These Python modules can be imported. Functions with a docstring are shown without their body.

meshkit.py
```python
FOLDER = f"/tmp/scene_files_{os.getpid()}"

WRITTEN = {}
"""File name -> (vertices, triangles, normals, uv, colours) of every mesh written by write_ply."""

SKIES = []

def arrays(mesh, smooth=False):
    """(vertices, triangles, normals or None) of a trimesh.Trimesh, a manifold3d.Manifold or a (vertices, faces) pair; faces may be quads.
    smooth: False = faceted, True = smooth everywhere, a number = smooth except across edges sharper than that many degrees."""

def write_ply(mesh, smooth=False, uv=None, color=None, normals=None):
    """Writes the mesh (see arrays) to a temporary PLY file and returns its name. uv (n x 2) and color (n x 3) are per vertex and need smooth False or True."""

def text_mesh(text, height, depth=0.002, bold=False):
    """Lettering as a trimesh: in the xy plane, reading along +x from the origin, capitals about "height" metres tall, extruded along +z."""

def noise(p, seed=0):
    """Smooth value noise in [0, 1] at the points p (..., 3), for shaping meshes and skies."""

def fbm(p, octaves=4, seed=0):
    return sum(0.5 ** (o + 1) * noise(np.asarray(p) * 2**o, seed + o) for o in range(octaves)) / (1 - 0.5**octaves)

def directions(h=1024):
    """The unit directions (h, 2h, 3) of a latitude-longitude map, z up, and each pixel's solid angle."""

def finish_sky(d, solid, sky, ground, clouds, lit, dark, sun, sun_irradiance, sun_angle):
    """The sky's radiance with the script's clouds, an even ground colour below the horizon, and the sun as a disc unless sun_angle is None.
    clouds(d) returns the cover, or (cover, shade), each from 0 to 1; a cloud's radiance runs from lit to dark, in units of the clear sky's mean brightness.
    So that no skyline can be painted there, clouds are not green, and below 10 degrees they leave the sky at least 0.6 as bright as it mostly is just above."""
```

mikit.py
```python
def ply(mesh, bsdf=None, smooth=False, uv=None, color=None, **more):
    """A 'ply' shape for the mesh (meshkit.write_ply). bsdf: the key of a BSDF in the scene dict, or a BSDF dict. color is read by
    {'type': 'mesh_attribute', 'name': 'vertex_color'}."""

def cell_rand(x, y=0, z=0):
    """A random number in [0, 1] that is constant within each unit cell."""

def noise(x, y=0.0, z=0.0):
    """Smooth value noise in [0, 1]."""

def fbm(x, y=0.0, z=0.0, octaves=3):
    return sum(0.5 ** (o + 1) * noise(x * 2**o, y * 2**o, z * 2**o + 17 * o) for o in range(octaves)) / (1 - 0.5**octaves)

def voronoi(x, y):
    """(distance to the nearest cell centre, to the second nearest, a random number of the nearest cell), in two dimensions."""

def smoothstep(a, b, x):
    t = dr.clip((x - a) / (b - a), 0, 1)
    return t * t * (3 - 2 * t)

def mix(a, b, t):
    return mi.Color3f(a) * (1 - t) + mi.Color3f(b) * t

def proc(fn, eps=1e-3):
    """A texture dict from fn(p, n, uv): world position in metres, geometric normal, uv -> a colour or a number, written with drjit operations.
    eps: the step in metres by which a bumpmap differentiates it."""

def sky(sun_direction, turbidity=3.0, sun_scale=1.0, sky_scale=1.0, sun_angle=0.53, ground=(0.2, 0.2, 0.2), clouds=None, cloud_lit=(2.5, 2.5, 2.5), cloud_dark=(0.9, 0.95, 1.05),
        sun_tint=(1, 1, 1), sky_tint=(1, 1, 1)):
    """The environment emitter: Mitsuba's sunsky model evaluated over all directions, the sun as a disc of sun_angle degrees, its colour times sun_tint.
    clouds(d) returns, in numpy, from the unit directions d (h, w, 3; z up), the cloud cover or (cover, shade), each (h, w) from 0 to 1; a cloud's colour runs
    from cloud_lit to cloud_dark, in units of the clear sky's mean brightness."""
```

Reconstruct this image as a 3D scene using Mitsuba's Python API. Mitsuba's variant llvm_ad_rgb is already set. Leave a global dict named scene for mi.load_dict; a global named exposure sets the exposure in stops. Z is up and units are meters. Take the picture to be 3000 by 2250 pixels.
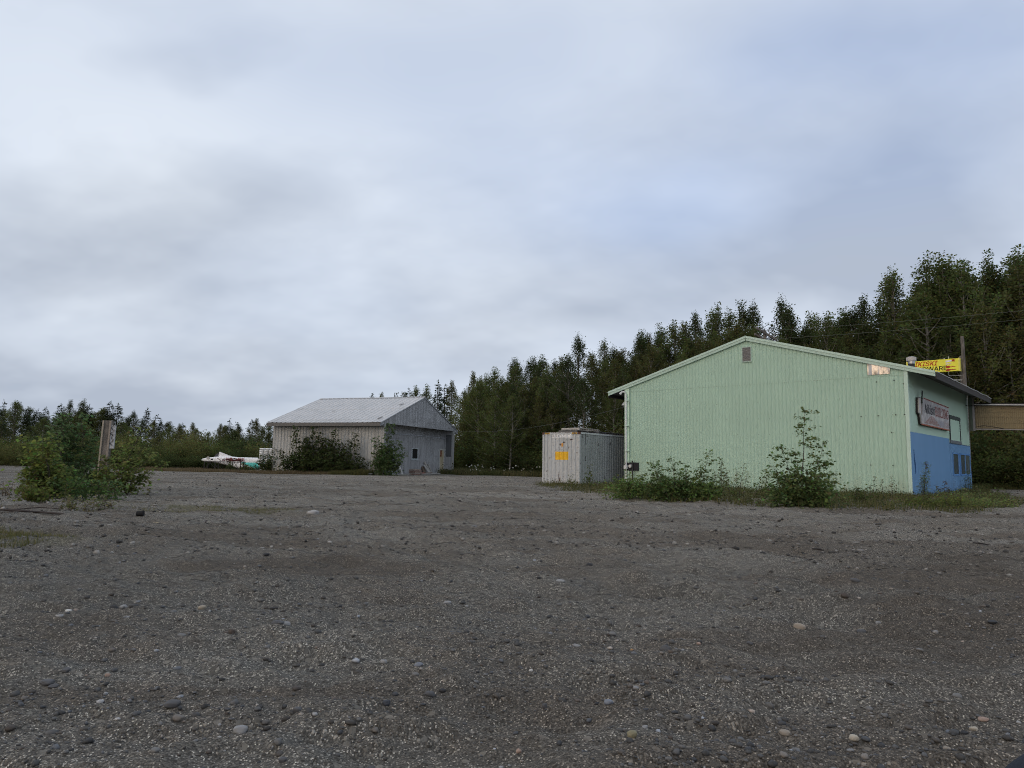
import math, random
import numpy as np, trimesh, shapely
import drjit as dr
import mitsuba as mi
import mikit, meshkit
from mikit import noise, fbm, voronoi, cell_rand, smoothstep, mix, proc
from shapely.geometry import Polygon

scene, labels = {}, {}
R = np.random.default_rng(11)
T = mi.ScalarTransform4f

# ------------------------------------------------------------------ camera, sky, exposure
CAM = np.array([0.0, 0.0, 1.1])
FOC, PITCH, ROLL = 2071.7 / 3000.0, 0.11167, 0.01754
_f = np.array([0, math.cos(PITCH), math.sin(PITCH)])
_u = np.array([0, -math.sin(PITCH), math.cos(PITCH)])
_r = np.array([1.0, 0, 0])
_c, _s = math.cos(ROLL), math.sin(ROLL)
_right, _up = _c * _r + _s * _u, -_s * _r + _c * _u
_M = np.eye(4)
_M[:3, 0], _M[:3, 1], _M[:3, 2], _M[:3, 3] = -_right, _up, _f, CAM
scene['camera'] = {'type': 'perspective', 'fov': math.degrees(2 * math.atan(0.5 / FOC)), 'fov_axis': 'x', 'near_clip': 0.05, 'far_clip': 3000.0, 'to_world': T(_M.tolist())}
exposure = 1.92
SUN = (-0.66, -0.68, 0.36)
SUN_K = 0.145


def clouds(d):
    """An overcast of soft layers: thicker grey banks, thinner bright places, and a thin veil where the blue shows through."""
    z = np.maximum(d[..., 2], 0.0)
    az, el = np.degrees(np.arctan2(d[..., 0], d[..., 1])), np.degrees(np.arcsin(np.clip(d[..., 2], -1, 1)))
    q = np.stack([d[..., 0] / (z + 0.35), d[..., 1] / (z + 0.35), np.full_like(z, 0.3)], -1)
    warp = meshkit.fbm(q * 1.1 + 3.0, 3, 5)[..., None] * np.array([0.9, 0.6, 0])
    broad = meshkit.fbm(q * 1.3 + warp, 4, 1)
    streak = meshkit.fbm(q * np.array([2.2, 4.4, 1]) + warp + 9.0, 5, 2)
    fine = meshkit.fbm(q * 8.0 + warp * 3, 4, 3)
    # the banks drift: their outlines follow the noise
    az = az + 9.0 * (meshkit.fbm(q * 2.3 + 17.0, 4, 6) - 0.5) + 3.0 * (fine - 0.5)
    el = el + 6.0 * (meshkit.fbm(q * 2.3 + 31.0, 4, 7) - 0.5) + 2.0 * (fine - 0.5)
    puff = meshkit.fbm(q * np.array([4.6, 6.5, 1]) + warp * 2.2 + 5.0, 5, 8)
    shade = SK_BASE[0] + 0.20 * (broad - 0.5) + 0.60 * (streak - 0.5) + 1.15 * (puff - 0.5) + 0.20 * (fine - 0.5)
    cover = SK_BASE[1] + 0.22 * (streak - 0.5)
    for a0, e0, ks, kc in SK_BANKS:
        g = np.exp(-((az - a0) / 9.0) ** 2 - ((el - e0) / 4.5) ** 2)
        shade, cover = shade + ks * g, cover + kc * g
    return np.clip(cover, 0, 1), np.clip(shade, 0, 1)


# the cloud layer: its mean shade and cover, and its banks (azimuth, elevation, darker or lighter, thicker or thinner)
SK_BASE = (0.35, 0.85)
SK_BANKS = [(-37, 27, -0.28, 0.00), (-23, 31, -0.30, -0.09), (-9, 30, -0.27, -0.14), (2, 33, -0.30, -0.15), (22, 31, -0.34, -0.35), (35, 29, -0.05, -0.26), (-29, 23, -0.25, 0.12), (-35, 17, 0.19, 0.09), (-31, 11, 0.33, 0.10), (-24, 17, 0.32, 0.10), (-17, 13, -0.11, -0.04), (-7, 16, -0.26, 0.03), (0, 23, -0.19, -0.15), (14, 20, -0.11, -0.32), (31, 21, 0.27, -0.19), (14, 14, 0.36, 0.07), (-31, 7, -0.80, -0.09), (-34, 4, 0.96, 0.15), (-21, 6, 0.57, 0.12), (0, 10, 0.38, 0.12), (26, 15, 0.39, 0.07), (35, 17, 0.35, 0.07)]
scene['sky'] = mikit.sky(SUN, turbidity=4, sun_scale=SUN_K, sun_angle=46, sky_scale=1.0, ground=(0.07, 0.07, 0.065), clouds=clouds,
                         cloud_lit=(1.582, 1.71, 1.881), cloud_dark=(0.919, 1.037, 1.24), sun_tint=(1, 0.955, 0.90), sky_tint=(1.66, 1.56, 1.86))

# ------------------------------------------------------------------ helpers
used = {}


def num(name):
    n = used.get(name, 0)
    used[name] = n + 1
    return name if n == 0 else f'{name}_{n:03d}'


def lab(key, label=None, category=None, group=None, kind=None):
    labels[key] = {k: v for k, v in (('label', label), ('category', category), ('group', group), ('kind', kind)) if v}
    return key


def put(key, mesh, bsdf, color=None, smooth=False, **more):
    """One entry of the scene; color: one colour, or one per vertex."""
    if isinstance(mesh, (list,)):
        mesh = trimesh.util.concatenate(mesh)
    if color is not None:
        if smooth not in (True, False):
            mesh, smooth = trimesh.graph.smooth_shade(mesh, angle=math.radians(smooth), facet_minarea=None), True
        nv = len(mesh.vertices) if hasattr(mesh, 'vertices') else len(mesh[0])
        color = np.asarray(color, float)
        if color.ndim == 1 and bsdf in ('m_matte', 'm_paint'):
            color = np.minimum(color * 1.3, np.maximum(color, 0.78))
        color = np.tile(color, (nv, 1)) if color.ndim == 1 else color
    scene[key] = mikit.ply(mesh, bsdf, smooth=smooth, color=color, **more)
    return key


def part(holder, name, mesh, bsdf='m_matte', color=None, smooth=False, label=None, kind=None):
    key = num(holder + '__' + name)
    put(key, mesh, bsdf, color, smooth)
    if label or kind:
        lab(key, label, kind=kind)
    return key


def box(x0, x1, y0, y1, z0, z1):
    b = trimesh.creation.box(extents=(abs(x1 - x0), abs(y1 - y0), abs(z1 - z0)))
    b.apply_translation(((x0 + x1) / 2, (y0 + y1) / 2, (z0 + z1) / 2))
    return b


class Frame:
    """Local axes: x along a, y along b (b is horizontal, square to a), z up."""

    def __init__(self, origin, a, b, zs=1.0):
        self.o, self.a, self.b, self.zs = np.asarray(origin, float), np.asarray(a, float), np.asarray(b, float), zs

    def p(self, u, v, z):
        return self.o + u * self.a + v * self.b + np.array([0, 0, z * self.zs])

    def __call__(self, mesh):
        m = mesh.copy()
        v = np.asarray(m.vertices)
        w = self.o + v[:, :1] * self.a + v[:, 1:2] * self.b + v[:, 2:] * np.array([[0, 0, self.zs]])
        f = np.asarray(m.faces)
        if np.cross(self.a, self.b)[2] < 0:
            f = f[:, ::-1]
        return trimesh.Trimesh(w, f, process=False)


def tube(points, radii, sides=8, cap=True):
    p = np.asarray(points, float)
    n = len(p)
    r = np.broadcast_to(np.asarray(radii, float), (n,))
    t = np.gradient(p, axis=0)
    t /= np.linalg.norm(t, axis=1, keepdims=True) + 1e-12
    a = np.cross(t, np.where(np.abs(t[:, 2:]) < 0.9, [0, 0, 1.0], [1.0, 0, 0]))
    a /= np.linalg.norm(a, axis=1, keepdims=True) + 1e-12
    b = np.cross(t, a)
    g = np.arange(sides) * 2 * np.pi / sides
    v = (p[:, None] + r[:, None, None] * (np.cos(g)[None, :, None] * a[:, None] + np.sin(g)[None, :, None] * b[:, None])).reshape(-1, 3)
    i, j = np.meshgrid(np.arange(n - 1), np.arange(sides), indexing='ij')
    q = np.stack([i * sides + j, i * sides + (j + 1) % sides, (i + 1) * sides + (j + 1) % sides, (i + 1) * sides + j], -1).reshape(-1, 4)
    f = np.vstack([q[:, [0, 1, 2]], q[:, [0, 2, 3]]])
    if cap:
        v = np.vstack([v, p[:1], p[-1:]])
        k = np.arange(sides)
        f = np.vstack([f, np.stack([np.full(sides, n * sides), (k + 1) % sides, k], 1),
                       np.stack([np.full(sides, n * sides + 1), (n - 1) * sides + k, (n - 1) * sides + (k + 1) % sides], 1)])
    return trimesh.Trimesh(v, f, process=False)


def bar(p0, p1, w, h=None, up=(0, 0, 1)):
    """A rectangular bar from p0 to p1."""
    p0, p1 = np.asarray(p0, float), np.asarray(p1, float)
    d = p1 - p0
    L = np.linalg.norm(d)
    x = d / L
    y = np.cross(up, x)
    y /= np.linalg.norm(y)
    m = np.eye(4)
    m[:3, 0], m[:3, 1], m[:3, 2], m[:3, 3] = x, y, np.cross(x, y), (p0 + p1) / 2
    b = trimesh.creation.box(extents=(L, w, h or w))
    b.apply_transform(m)
    return b


def corrugated(u0, u1, z0, ztop, pitch, depth, phase=0.0, prof=((0, 0), (.55, 0), (.66, 1), (.86, 1), (.97, 0)), breaks=(), zbot=None):
    """A profiled sheet in the local xz plane, ribs towards -y; ztop may be a function of u."""
    us, ds = [], []
    k0, k1 = math.floor((u0 - phase) / pitch) - 1, math.ceil((u1 - phase) / pitch) + 1
    for k in range(k0, k1 + 1):
        for a, d in prof:
            us.append(phase + (k + a) * pitch)
            ds.append(d)
    us, ds = np.array(us), np.array(ds, float)
    ex = np.array([u0, u1, *breaks])
    allu = np.unique(np.concatenate([us[(us > u0) & (us < u1)], ex]))
    d = np.interp(allu, us, ds) * depth
    zt = np.array([ztop(u) for u in allu]) if callable(ztop) else np.full(len(allu), ztop)
    zb = np.array([zbot(u) for u in allu]) if zbot else np.full(len(allu), z0)
    v = np.vstack([np.stack([allu, -d, zb], 1), np.stack([allu, -d, zt], 1)])
    n = len(allu)
    i = np.arange(n - 1)
    f = np.vstack([np.stack([i, i + 1, n + i + 1], 1), np.stack([i, n + i + 1, n + i], 1)])
    return trimesh.Trimesh(v, f, process=False)


def prism(poly, y0, y1):
    """A polygon in the local xz plane, from y0 to y1."""
    m = trimesh.creation.extrude_polygon(Polygon(poly), abs(y1 - y0), engine='earcut')
    v = np.asarray(m.vertices)
    return trimesh.Trimesh(np.stack([v[:, 0], min(y0, y1) + v[:, 2], v[:, 1]], 1), np.asarray(m.faces)[:, ::-1], process=False)


def lettering(text, height, origin, xdir, up=(0, 0, 1), depth=0.004, bold=False, shear=0.0, stretch=1.0):
    m = meshkit.text_mesh(text, height, depth, bold)
    v = np.asarray(m.vertices)
    x, y = np.asarray(xdir, float), np.asarray(up, float)
    nrm = np.cross(x, y)
    xx = (v[:, :1] + shear * v[:, 1:2]) * stretch
    return trimesh.Trimesh(np.asarray(origin) + xx * x + v[:, 1:2] * y + v[:, 2:] * nrm, np.asarray(m.faces), process=False)


# ------------------------------------------------------------------ materials
VC = {'type': 'mesh_attribute', 'name': 'vertex_color'}
scene['m_matte'] = {'type': 'twosided', 'b': {'type': 'principled', 'base_color': VC, 'roughness': 0.75, 'specular': 0.3}}
scene['m_paint'] = {'type': 'twosided', 'b': {'type': 'principled', 'base_color': VC, 'roughness': 0.42, 'specular': 0.45}}
scene['m_metal'] = {'type': 'twosided', 'b': {'type': 'principled', 'base_color': VC, 'roughness': 0.38, 'metallic': 0.85}}
scene['m_leaf'] = {'type': 'principledthin', 'base_color': VC, 'roughness': 0.6, 'diff_trans': 1.1, 'spec_trans': 0.0, 'eta': 1.25}
scene['m_stone'] = {'type': 'twosided', 'b': {'type': 'principled', 'base_color': VC, 'roughness': 0.65, 'specular': 0.35}}
scene['m_glass'] = {'type': 'thindielectric'}


def two(tex, rough=0.7, spec=0.3, metal=0.0):
    return {'type': 'twosided', 'b': {'type': 'principled', 'base_color': proc(tex), 'roughness': rough, 'specular': spec, 'metallic': metal}}


def mix3(a, b, t):
    return a + (b - a) * t


def f_gravel(p, n, uv):
    x, y = p.x, p.y
    big = fbm(x * 0.16, y * 0.16, 1.0, 3)
    med = fbm(x * 0.9, y * 0.9, 4.0, 3)
    band = fbm(x * 0.45 + 0.25 * y, y * 1.35 - 0.2 * x, 2.0, 4)
    sand_shade = smoothstep(0.46, 0.70, band)  # brown sand bands that also paint in the dark shade of ridges
    d1, _, r1 = voronoi(x * 135, y * 135)
    d2, _, r2 = voronoi(x * 52 + 40, y * 52)
    d3, _, r3 = voronoi(x * 21 + 11, y * 21)
    fine = cell_rand(x * 260, y * 260)
    tone = 0.026 + 0.085 * r1 * r1 + 0.030 * fine + dr.select(r1 > 0.87 + 0.07 * sand_shade, smoothstep(0.48, 0.26, d1) * (0.06 + 0.20 * cell_rand(r1 * 911.0, 4.0)), 0.0)
    tone = tone * (1 - 0.5 * smoothstep(0.45, 0.70, d1))
    coarse = smoothstep(0.42, 0.62, med) * (1 - sand_shade)
    st = dr.select(r2 > 0.90 - 0.22 * coarse, smoothstep(0.46, 0.36, d2), 0.0)
    g2 = cell_rand(r2 * 977.0, 3.0)
    tone = tone * (1 - st) + st * (0.035 + 0.17 * g2 * g2)
    st3 = dr.select(r3 > 0.93 - 0.08 * coarse, smoothstep(0.36, 0.30, d3), 0.0)
    tone = tone * (1 - st3) + st3 * (0.04 + 0.075 * cell_rand(r3 * 613.0, 7.0))
    tone = tone * (0.72 + 0.56 * big) * (0.82 + 0.36 * med) * (1 - 0.20 * sand_shade)
    tone = tone * mix3(1.85, 2.45, smoothstep(5.0, 24.0, y))  # gravel lightened with distance: grazing sheen painted into the tone
    brown = dr.maximum(smoothstep(0.52, 0.36, med) * 0.5, sand_shade)
    c = mix((1.06, 1.0, 0.875), (1.12, 0.99, 0.82), brown) * tone
    # thin moss and grass coming up through the gravel
    m = fbm(x * 2.3, y * 2.3, 8.0, 4)
    moss = dr.maximum(smoothstep(1.0, 0.3, dr.sqrt(dr.square((x + 6.6) / 3.2) + dr.square((y - 15.6) / 1.7))),
                      smoothstep(1.0, 0.3, dr.sqrt(dr.square((x + 6.6) / 1.9) + dr.square((y - 9.4) / 1.2)))) * smoothstep(0.42, 0.66, m)
    return mix(c, mi.Color3f(0.105, 0.100, 0.050) * (0.6 + 0.8 * fine), moss * 0.6)


def f_gravel_h(p, n, uv):
    x, y = p.x, p.y
    d1, _, r1 = voronoi(x * 135, y * 135)
    d2, _, r2 = voronoi(x * 52 + 40, y * 52)
    st = dr.select(r2 > 0.75, smoothstep(0.5, 0.1, d2), 0.0)
    return 0.006 * (1 - d1) * (0.4 + r1) + 0.010 * st + 0.016 * noise(x * 22, y * 22) + 0.035 * noise(x * 8, y * 9)


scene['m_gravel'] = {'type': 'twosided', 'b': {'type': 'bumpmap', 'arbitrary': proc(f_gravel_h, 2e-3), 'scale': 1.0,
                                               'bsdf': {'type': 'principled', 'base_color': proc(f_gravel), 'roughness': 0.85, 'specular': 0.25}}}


def f_green(p, n, uv):
    streak = fbm(p.x * 1.6, p.y * 1.6, p.z * 0.3, 3)
    blot = fbm(p.x * 0.8, p.y * 0.8, p.z * 0.8, 3)
    low = smoothstep(1.2, 0.0, p.z) * smoothstep(0.35, 0.7, fbm(p.x * 3, p.y * 3, p.z * 1.5, 3))
    c = mix(GREEN_A, GREEN_B, 0.5 * smoothstep(0.3, 0.75, streak)) * (0.96 + 0.08 * blot)
    return mix(c, (0.30, 0.31, 0.22), low * 0.5)


GREEN_A, GREEN_B = (0.39, 0.545, 0.435), (0.37, 0.515, 0.41)
scene['m_green'] = two(f_green, 0.5, 0.35)


def f_blue(p, n, uv):
    s = fbm(p.x * 4, p.y * 4, p.z * 0.7, 3)
    low = smoothstep(0.9, 0.0, p.z) * smoothstep(0.4, 0.7, fbm(p.x * 5, p.y * 5, p.z * 2, 3))
    scuff = smoothstep(0.70, 0.78, fbm(p.x * 2.6, p.y * 2.6, p.z * 5.5, 4))
    c = mix((0.130, 0.275, 0.47), (0.112, 0.245, 0.43), s)
    return mix(mix(c, (0.13, 0.19, 0.27), low * 0.6), (0.20, 0.30, 0.45), scuff * 0.35)


scene['m_blue'] = two(f_blue, 0.55, 0.35)


def f_container(p, n, uv):
    s = fbm(p.x * 2, p.y * 2, p.z * 0.6, 3)
    c = mix((0.485, 0.495, 0.495), (0.43, 0.44, 0.435), smoothstep(0.3, 0.7, s))
    run = fbm(p.x * 16, p.y * 16, p.z * 1.1, 3)
    low = smoothstep(1.0, 0.05, p.z)
    rust = smoothstep(0.70, 0.78, run + 0.13 * low - 0.03) + smoothstep(0.74, 0.78, fbm(p.x * 7, p.y * 7, p.z * 7, 3))
    rust = dr.maximum(rust, smoothstep(2.76, 2.84, p.z) * smoothstep(0.45, 0.6, run))
    stain = smoothstep(0.5, 0.75, run) * low
    c = mix(c, (0.42, 0.31, 0.22), stain * smoothstep(0.5, 0.0, p.z) * 0.6)
    return mix(c, mix((0.10, 0.035, 0.018), (0.045, 0.022, 0.015), s), dr.clip(rust, 0, 1) * 0.9)


scene['m_container'] = two(f_container, 0.6, 0.35)


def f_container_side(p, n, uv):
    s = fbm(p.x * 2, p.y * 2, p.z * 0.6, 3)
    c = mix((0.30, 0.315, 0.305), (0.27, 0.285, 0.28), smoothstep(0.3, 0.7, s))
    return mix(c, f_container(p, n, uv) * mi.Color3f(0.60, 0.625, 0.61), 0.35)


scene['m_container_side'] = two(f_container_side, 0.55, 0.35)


def f_siding(p, n, uv):
    s = fbm(p.x * 7, p.y * 7, p.z * 0.35, 4)
    b = fbm(p.x * 0.9, p.y * 0.9, p.z * 0.7, 3)
    low = smoothstep(1.6, 0.0, p.z)
    c = mix((0.395, 0.40, 0.39), (0.335, 0.338, 0.33), smoothstep(0.3, 0.72, s)) * (0.90 + 0.20 * b)
    return mix(c, (0.32, 0.31, 0.275), low * smoothstep(0.35, 0.65, s))


scene['m_siding'] = two(f_siding, 0.55, 0.4)


def f_grayboard(p, n, uv):
    s = fbm(p.x * 10, p.y * 10, p.z * 0.5, 4)
    b = fbm(p.x * 0.7, p.y * 0.7, p.z * 0.8, 4)
    pale = smoothstep(0.50, 0.66, b)
    c = mix((0.37, 0.375, 0.385), (0.27, 0.275, 0.28), smoothstep(0.3, 0.7, s))
    return mix(c, (0.47, 0.48, 0.49), pale * 0.35)


scene['m_grayboard'] = two(f_grayboard, 0.7, 0.3)


def f_roof(p, n, uv):
    s = fbm(p.x * 1.2, p.y * 1.2, p.z * 2, 4)
    spot = smoothstep(0.66, 0.74, fbm(p.x * 4, p.y * 4, p.z * 4, 3))
    c = mix((0.45, 0.45, 0.45), (0.405, 0.41, 0.41), smoothstep(0.3, 0.7, s))
    return mix(c, (0.30, 0.28, 0.26), spot * 0.25)


scene['m_roof'] = two(f_roof, 0.45, 0.5)


def f_wood(p, n, uv):
    g = fbm(p.x * 14, p.y * 14, p.z * 3.0, 4)
    k = fbm(p.x * 2, p.y * 2, p.z * 2, 3)
    return mix((0.185, 0.166, 0.148), (0.105, 0.096, 0.088), smoothstep(0.3, 0.7, g)) * (0.75 + 0.5 * k)


scene['m_wood'] = two(f_wood, 0.85, 0.2)


def f_rustdoor(p, n, uv):
    k = fbm(p.x * 5, p.y * 5, p.z * 3.5, 3)
    r = smoothstep(1.45, 1.75, p.z + 0.5 * (k - 0.5)) * smoothstep(-6.40, -6.52, p.x)
    return mix((0.50, 0.44, 0.30), mix((0.30, 0.08, 0.016), (0.10, 0.03, 0.012), k), r)


scene['m_rustdoor'] = two(f_rustdoor, 0.7, 0.3)


def f_board(p, n, uv):
    s = fbm(p.x * 3, p.y * 3, p.z * 3, 4)
    t = fbm(p.x * 9, p.y * 9, p.z * 1.5, 3)
    c = mix((0.48, 0.46, 0.45), (0.33, 0.325, 0.325), smoothstep(0.35, 0.65, s))
    low = smoothstep(3.62, 3.2, p.z) * smoothstep(0.40, 0.62, fbm(p.x * 4 + 5, p.y * 4, p.z * 9, 3))
    return mix(mix(c, (0.25, 0.20, 0.19), low * 0.55), (0.20, 0.20, 0.21), smoothstep(0.62, 0.72, t) * 0.5)


scene['m_board'] = two(f_board, 0.7, 0.3)


def f_foil_h(p, n, uv):
    return 0.07 * fbm(p.x * 4.5, p.y * 4.5, p.z * 2.2, 2)


scene['m_foil'] = {'type': 'twosided', 'b': {'type': 'bumpmap', 'arbitrary': proc(f_foil_h, 4e-3), 'scale': 1.0,
                                             'bsdf': {'type': 'principled', 'base_color': {'type': 'rgb', 'value': [0.50, 0.45, 0.40]}, 'metallic': 0.9, 'roughness': 0.33}}}

# stones: x, y, width, height, colour;  trees on the skyline: x, y, height of the top, kind
STONES = [(-4.019, 14.687, 0.255, 0.091, 'pale grey'),
         (-0.596, 12.239, 0.118, 0.066, 'grey'),
         (-1.486, 3.29, 0.07, 0.028, 'dark grey'),
         (-1.377, 3.115, 0.057, 0.026, 'brown grey'),
         (-1.065, 2.973, 0.057, 0.03, 'light grey'),
         (-2.869, 5.296, 0.072, 0.041, 'black'),
         (-3.064, 5.079, 0.054, 0.024, 'white'),
         (-2.659, 5.038, 0.053, 0.027, 'light grey'),
         (-2.178, 5.185, 0.06, 0.036, 'beige'),
         (-1.429, 4.697, 0.068, 0.033, 'light grey'),
         (-1.474, 4.669, 0.072, 0.025, 'dark grey'),
         (-1.711, 4.533, 0.048, 0.032, 'dark brown'),
         (-2.015, 4.517, 0.057, 0.028, 'grey'),
         (-2.272, 3.646, 0.077, 0.023, 'dark grey'),
         (-2.224, 3.618, 0.052, 0.017, 'dark grey'),
         (-2.272, 3.79, 0.055, 0.02, 'dark grey'),
         (-2.19, 6.451, 0.075, 0.037, 'dark grey'),
         (-2.807, 8.353, 0.073, 0.029, 'black'),
         (-0.895, 3.169, 0.043, 0.024, 'dark grey'),
         (-1.239, 3.478, 0.027, 0.017, 'grey'),
         (-1.272, 2.702, 0.037, 0.018, 'grey'),
         (-0.808, 2.701, 0.031, 0.018, 'dark grey'),
         (-2.052, 3.779, 0.029, 0.016, 'pink'),
         (-5.743, 11.717, 0.079, 0.041, 'yellowish'),
         (-2.466, 10.871, 0.115, 0.055, 'black'),
         (0.843, 7.554, 0.073, 0.041, 'black'),
         (0.472, 6.587, 0.089, 0.028, 'light grey'),
         (0.278, 6.69, 0.039, 0.023, 'black'),
         (-0.471, 5.62, 0.065, 0.03, 'light grey'),
         (-0.876, 5.143, 0.035, 0.02, 'black'),
         (0.686, 4.767, 0.055, 0.024, 'grey'),
         (0.414, 4.385, 0.051, 0.025, 'light grey'),
         (0.93, 4.311, 0.062, 0.035, 'dark grey'),
         (0.505, 2.967, 0.043, 0.026, 'olive tan'),
         (0.474, 3.42, 0.046, 0.02, 'bluish grey'),
         (-0.355, 3.431, 0.053, 0.023, 'dark grey'),
         (-0.311, 3.565, 0.034, 0.021, 'black'),
         (-0.487, 2.712, 0.034, 0.026, 'dark grey'),
         (0.581, 3.092, 0.03, 0.016, 'light grey'),
         (-0.265, 2.71, 0.039, 0.017, 'grey'),
         (-0.536, 3.303, 0.035, 0.02, 'bluish black'),
         (-0.689, 4.083, 0.043, 0.02, 'light grey'),
         (-0.476, 3.948, 0.05, 0.021, 'bluish grey'),
         (-0.47, 3.784, 0.037, 0.02, 'grey'),
         (-0.301, 4.246, 0.041, 0.02, 'bluish black'),
         (0.755, 4.44, 0.026, 0.015, 'orange'),
         (0.174, 3.341, 0.026, 0.023, 'dark grey'),
         (0.61, 3.487, 0.03, 0.015, 'light grey'),
         (0.126, 3.871, 0.022, 0.015, 'white'),
         (0.051, 2.876, 0.022, 0.015, 'pink'),
         (-0.734, 3.349, 0.029, 0.016, 'dark brown'),
         (0.553, 5.173, 0.06, 0.018, 'slate blue'),
         (2.678, 5.777, 0.072, 0.042, 'dark brown'),
         (1.998, 4.993, 0.082, 0.044, 'tan'),
         (1.144, 3.038, 0.044, 0.018, 'tan'),
         (1.398, 2.979, 0.04, 0.02, 'cream'),
         (1.857, 2.889, 0.033, 0.022, 'cream'),
         (1.724, 2.897, 0.034, 0.021, 'tan'),
         (2.034, 3.218, 0.037, 0.017, 'cream'),
         (2.13, 3.479, 0.047, 0.023, 'grey'),
         (2.115, 3.276, 0.044, 0.016, 'pink'),
         (1.942, 3.139, 0.036, 0.017, 'black'),
         (3.562, 6.612, 0.077, 0.036, 'black'),
         (3.688, 5.92, 0.046, 0.023, 'black'),
         (2.548, 5.26, 0.066, 0.026, 'dark grey'),
         (2.717, 5.348, 0.036, 0.023, 'light grey'),
         (3.403, 5.114, 0.074, 0.02, 'black'),
         (1.119, 2.865, 0.033, 0.015, 'grey'),
         (1.825, 3.049, 0.035, 0.015, 'slate blue'),
         (1.071, 3.576, 0.045, 0.019, 'grey'),
         (1.436, 3.618, 0.035, 0.018, 'dark grey'),
         (1.155, 4.419, 0.03, 0.015, 'pink'),
         (1.52, 4.59, 0.04, 0.021, 'dark grey'),
         (3.342, 6.987, 0.081, 0.032, 'dark grey'),
         (2.498, 4.428, 0.043, 0.017, 'grey'),
         (0.845, 2.977, 0.026, 0.015, 'dark grey'),
         (4.188, 12.77, 0.099, 0.039, 'black'),
         (4.308, 13.851, 0.147, 0.043, 'light grey'),
         (1.944, 5.617, 0.054, 0.02, 'slate blue')]
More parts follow.
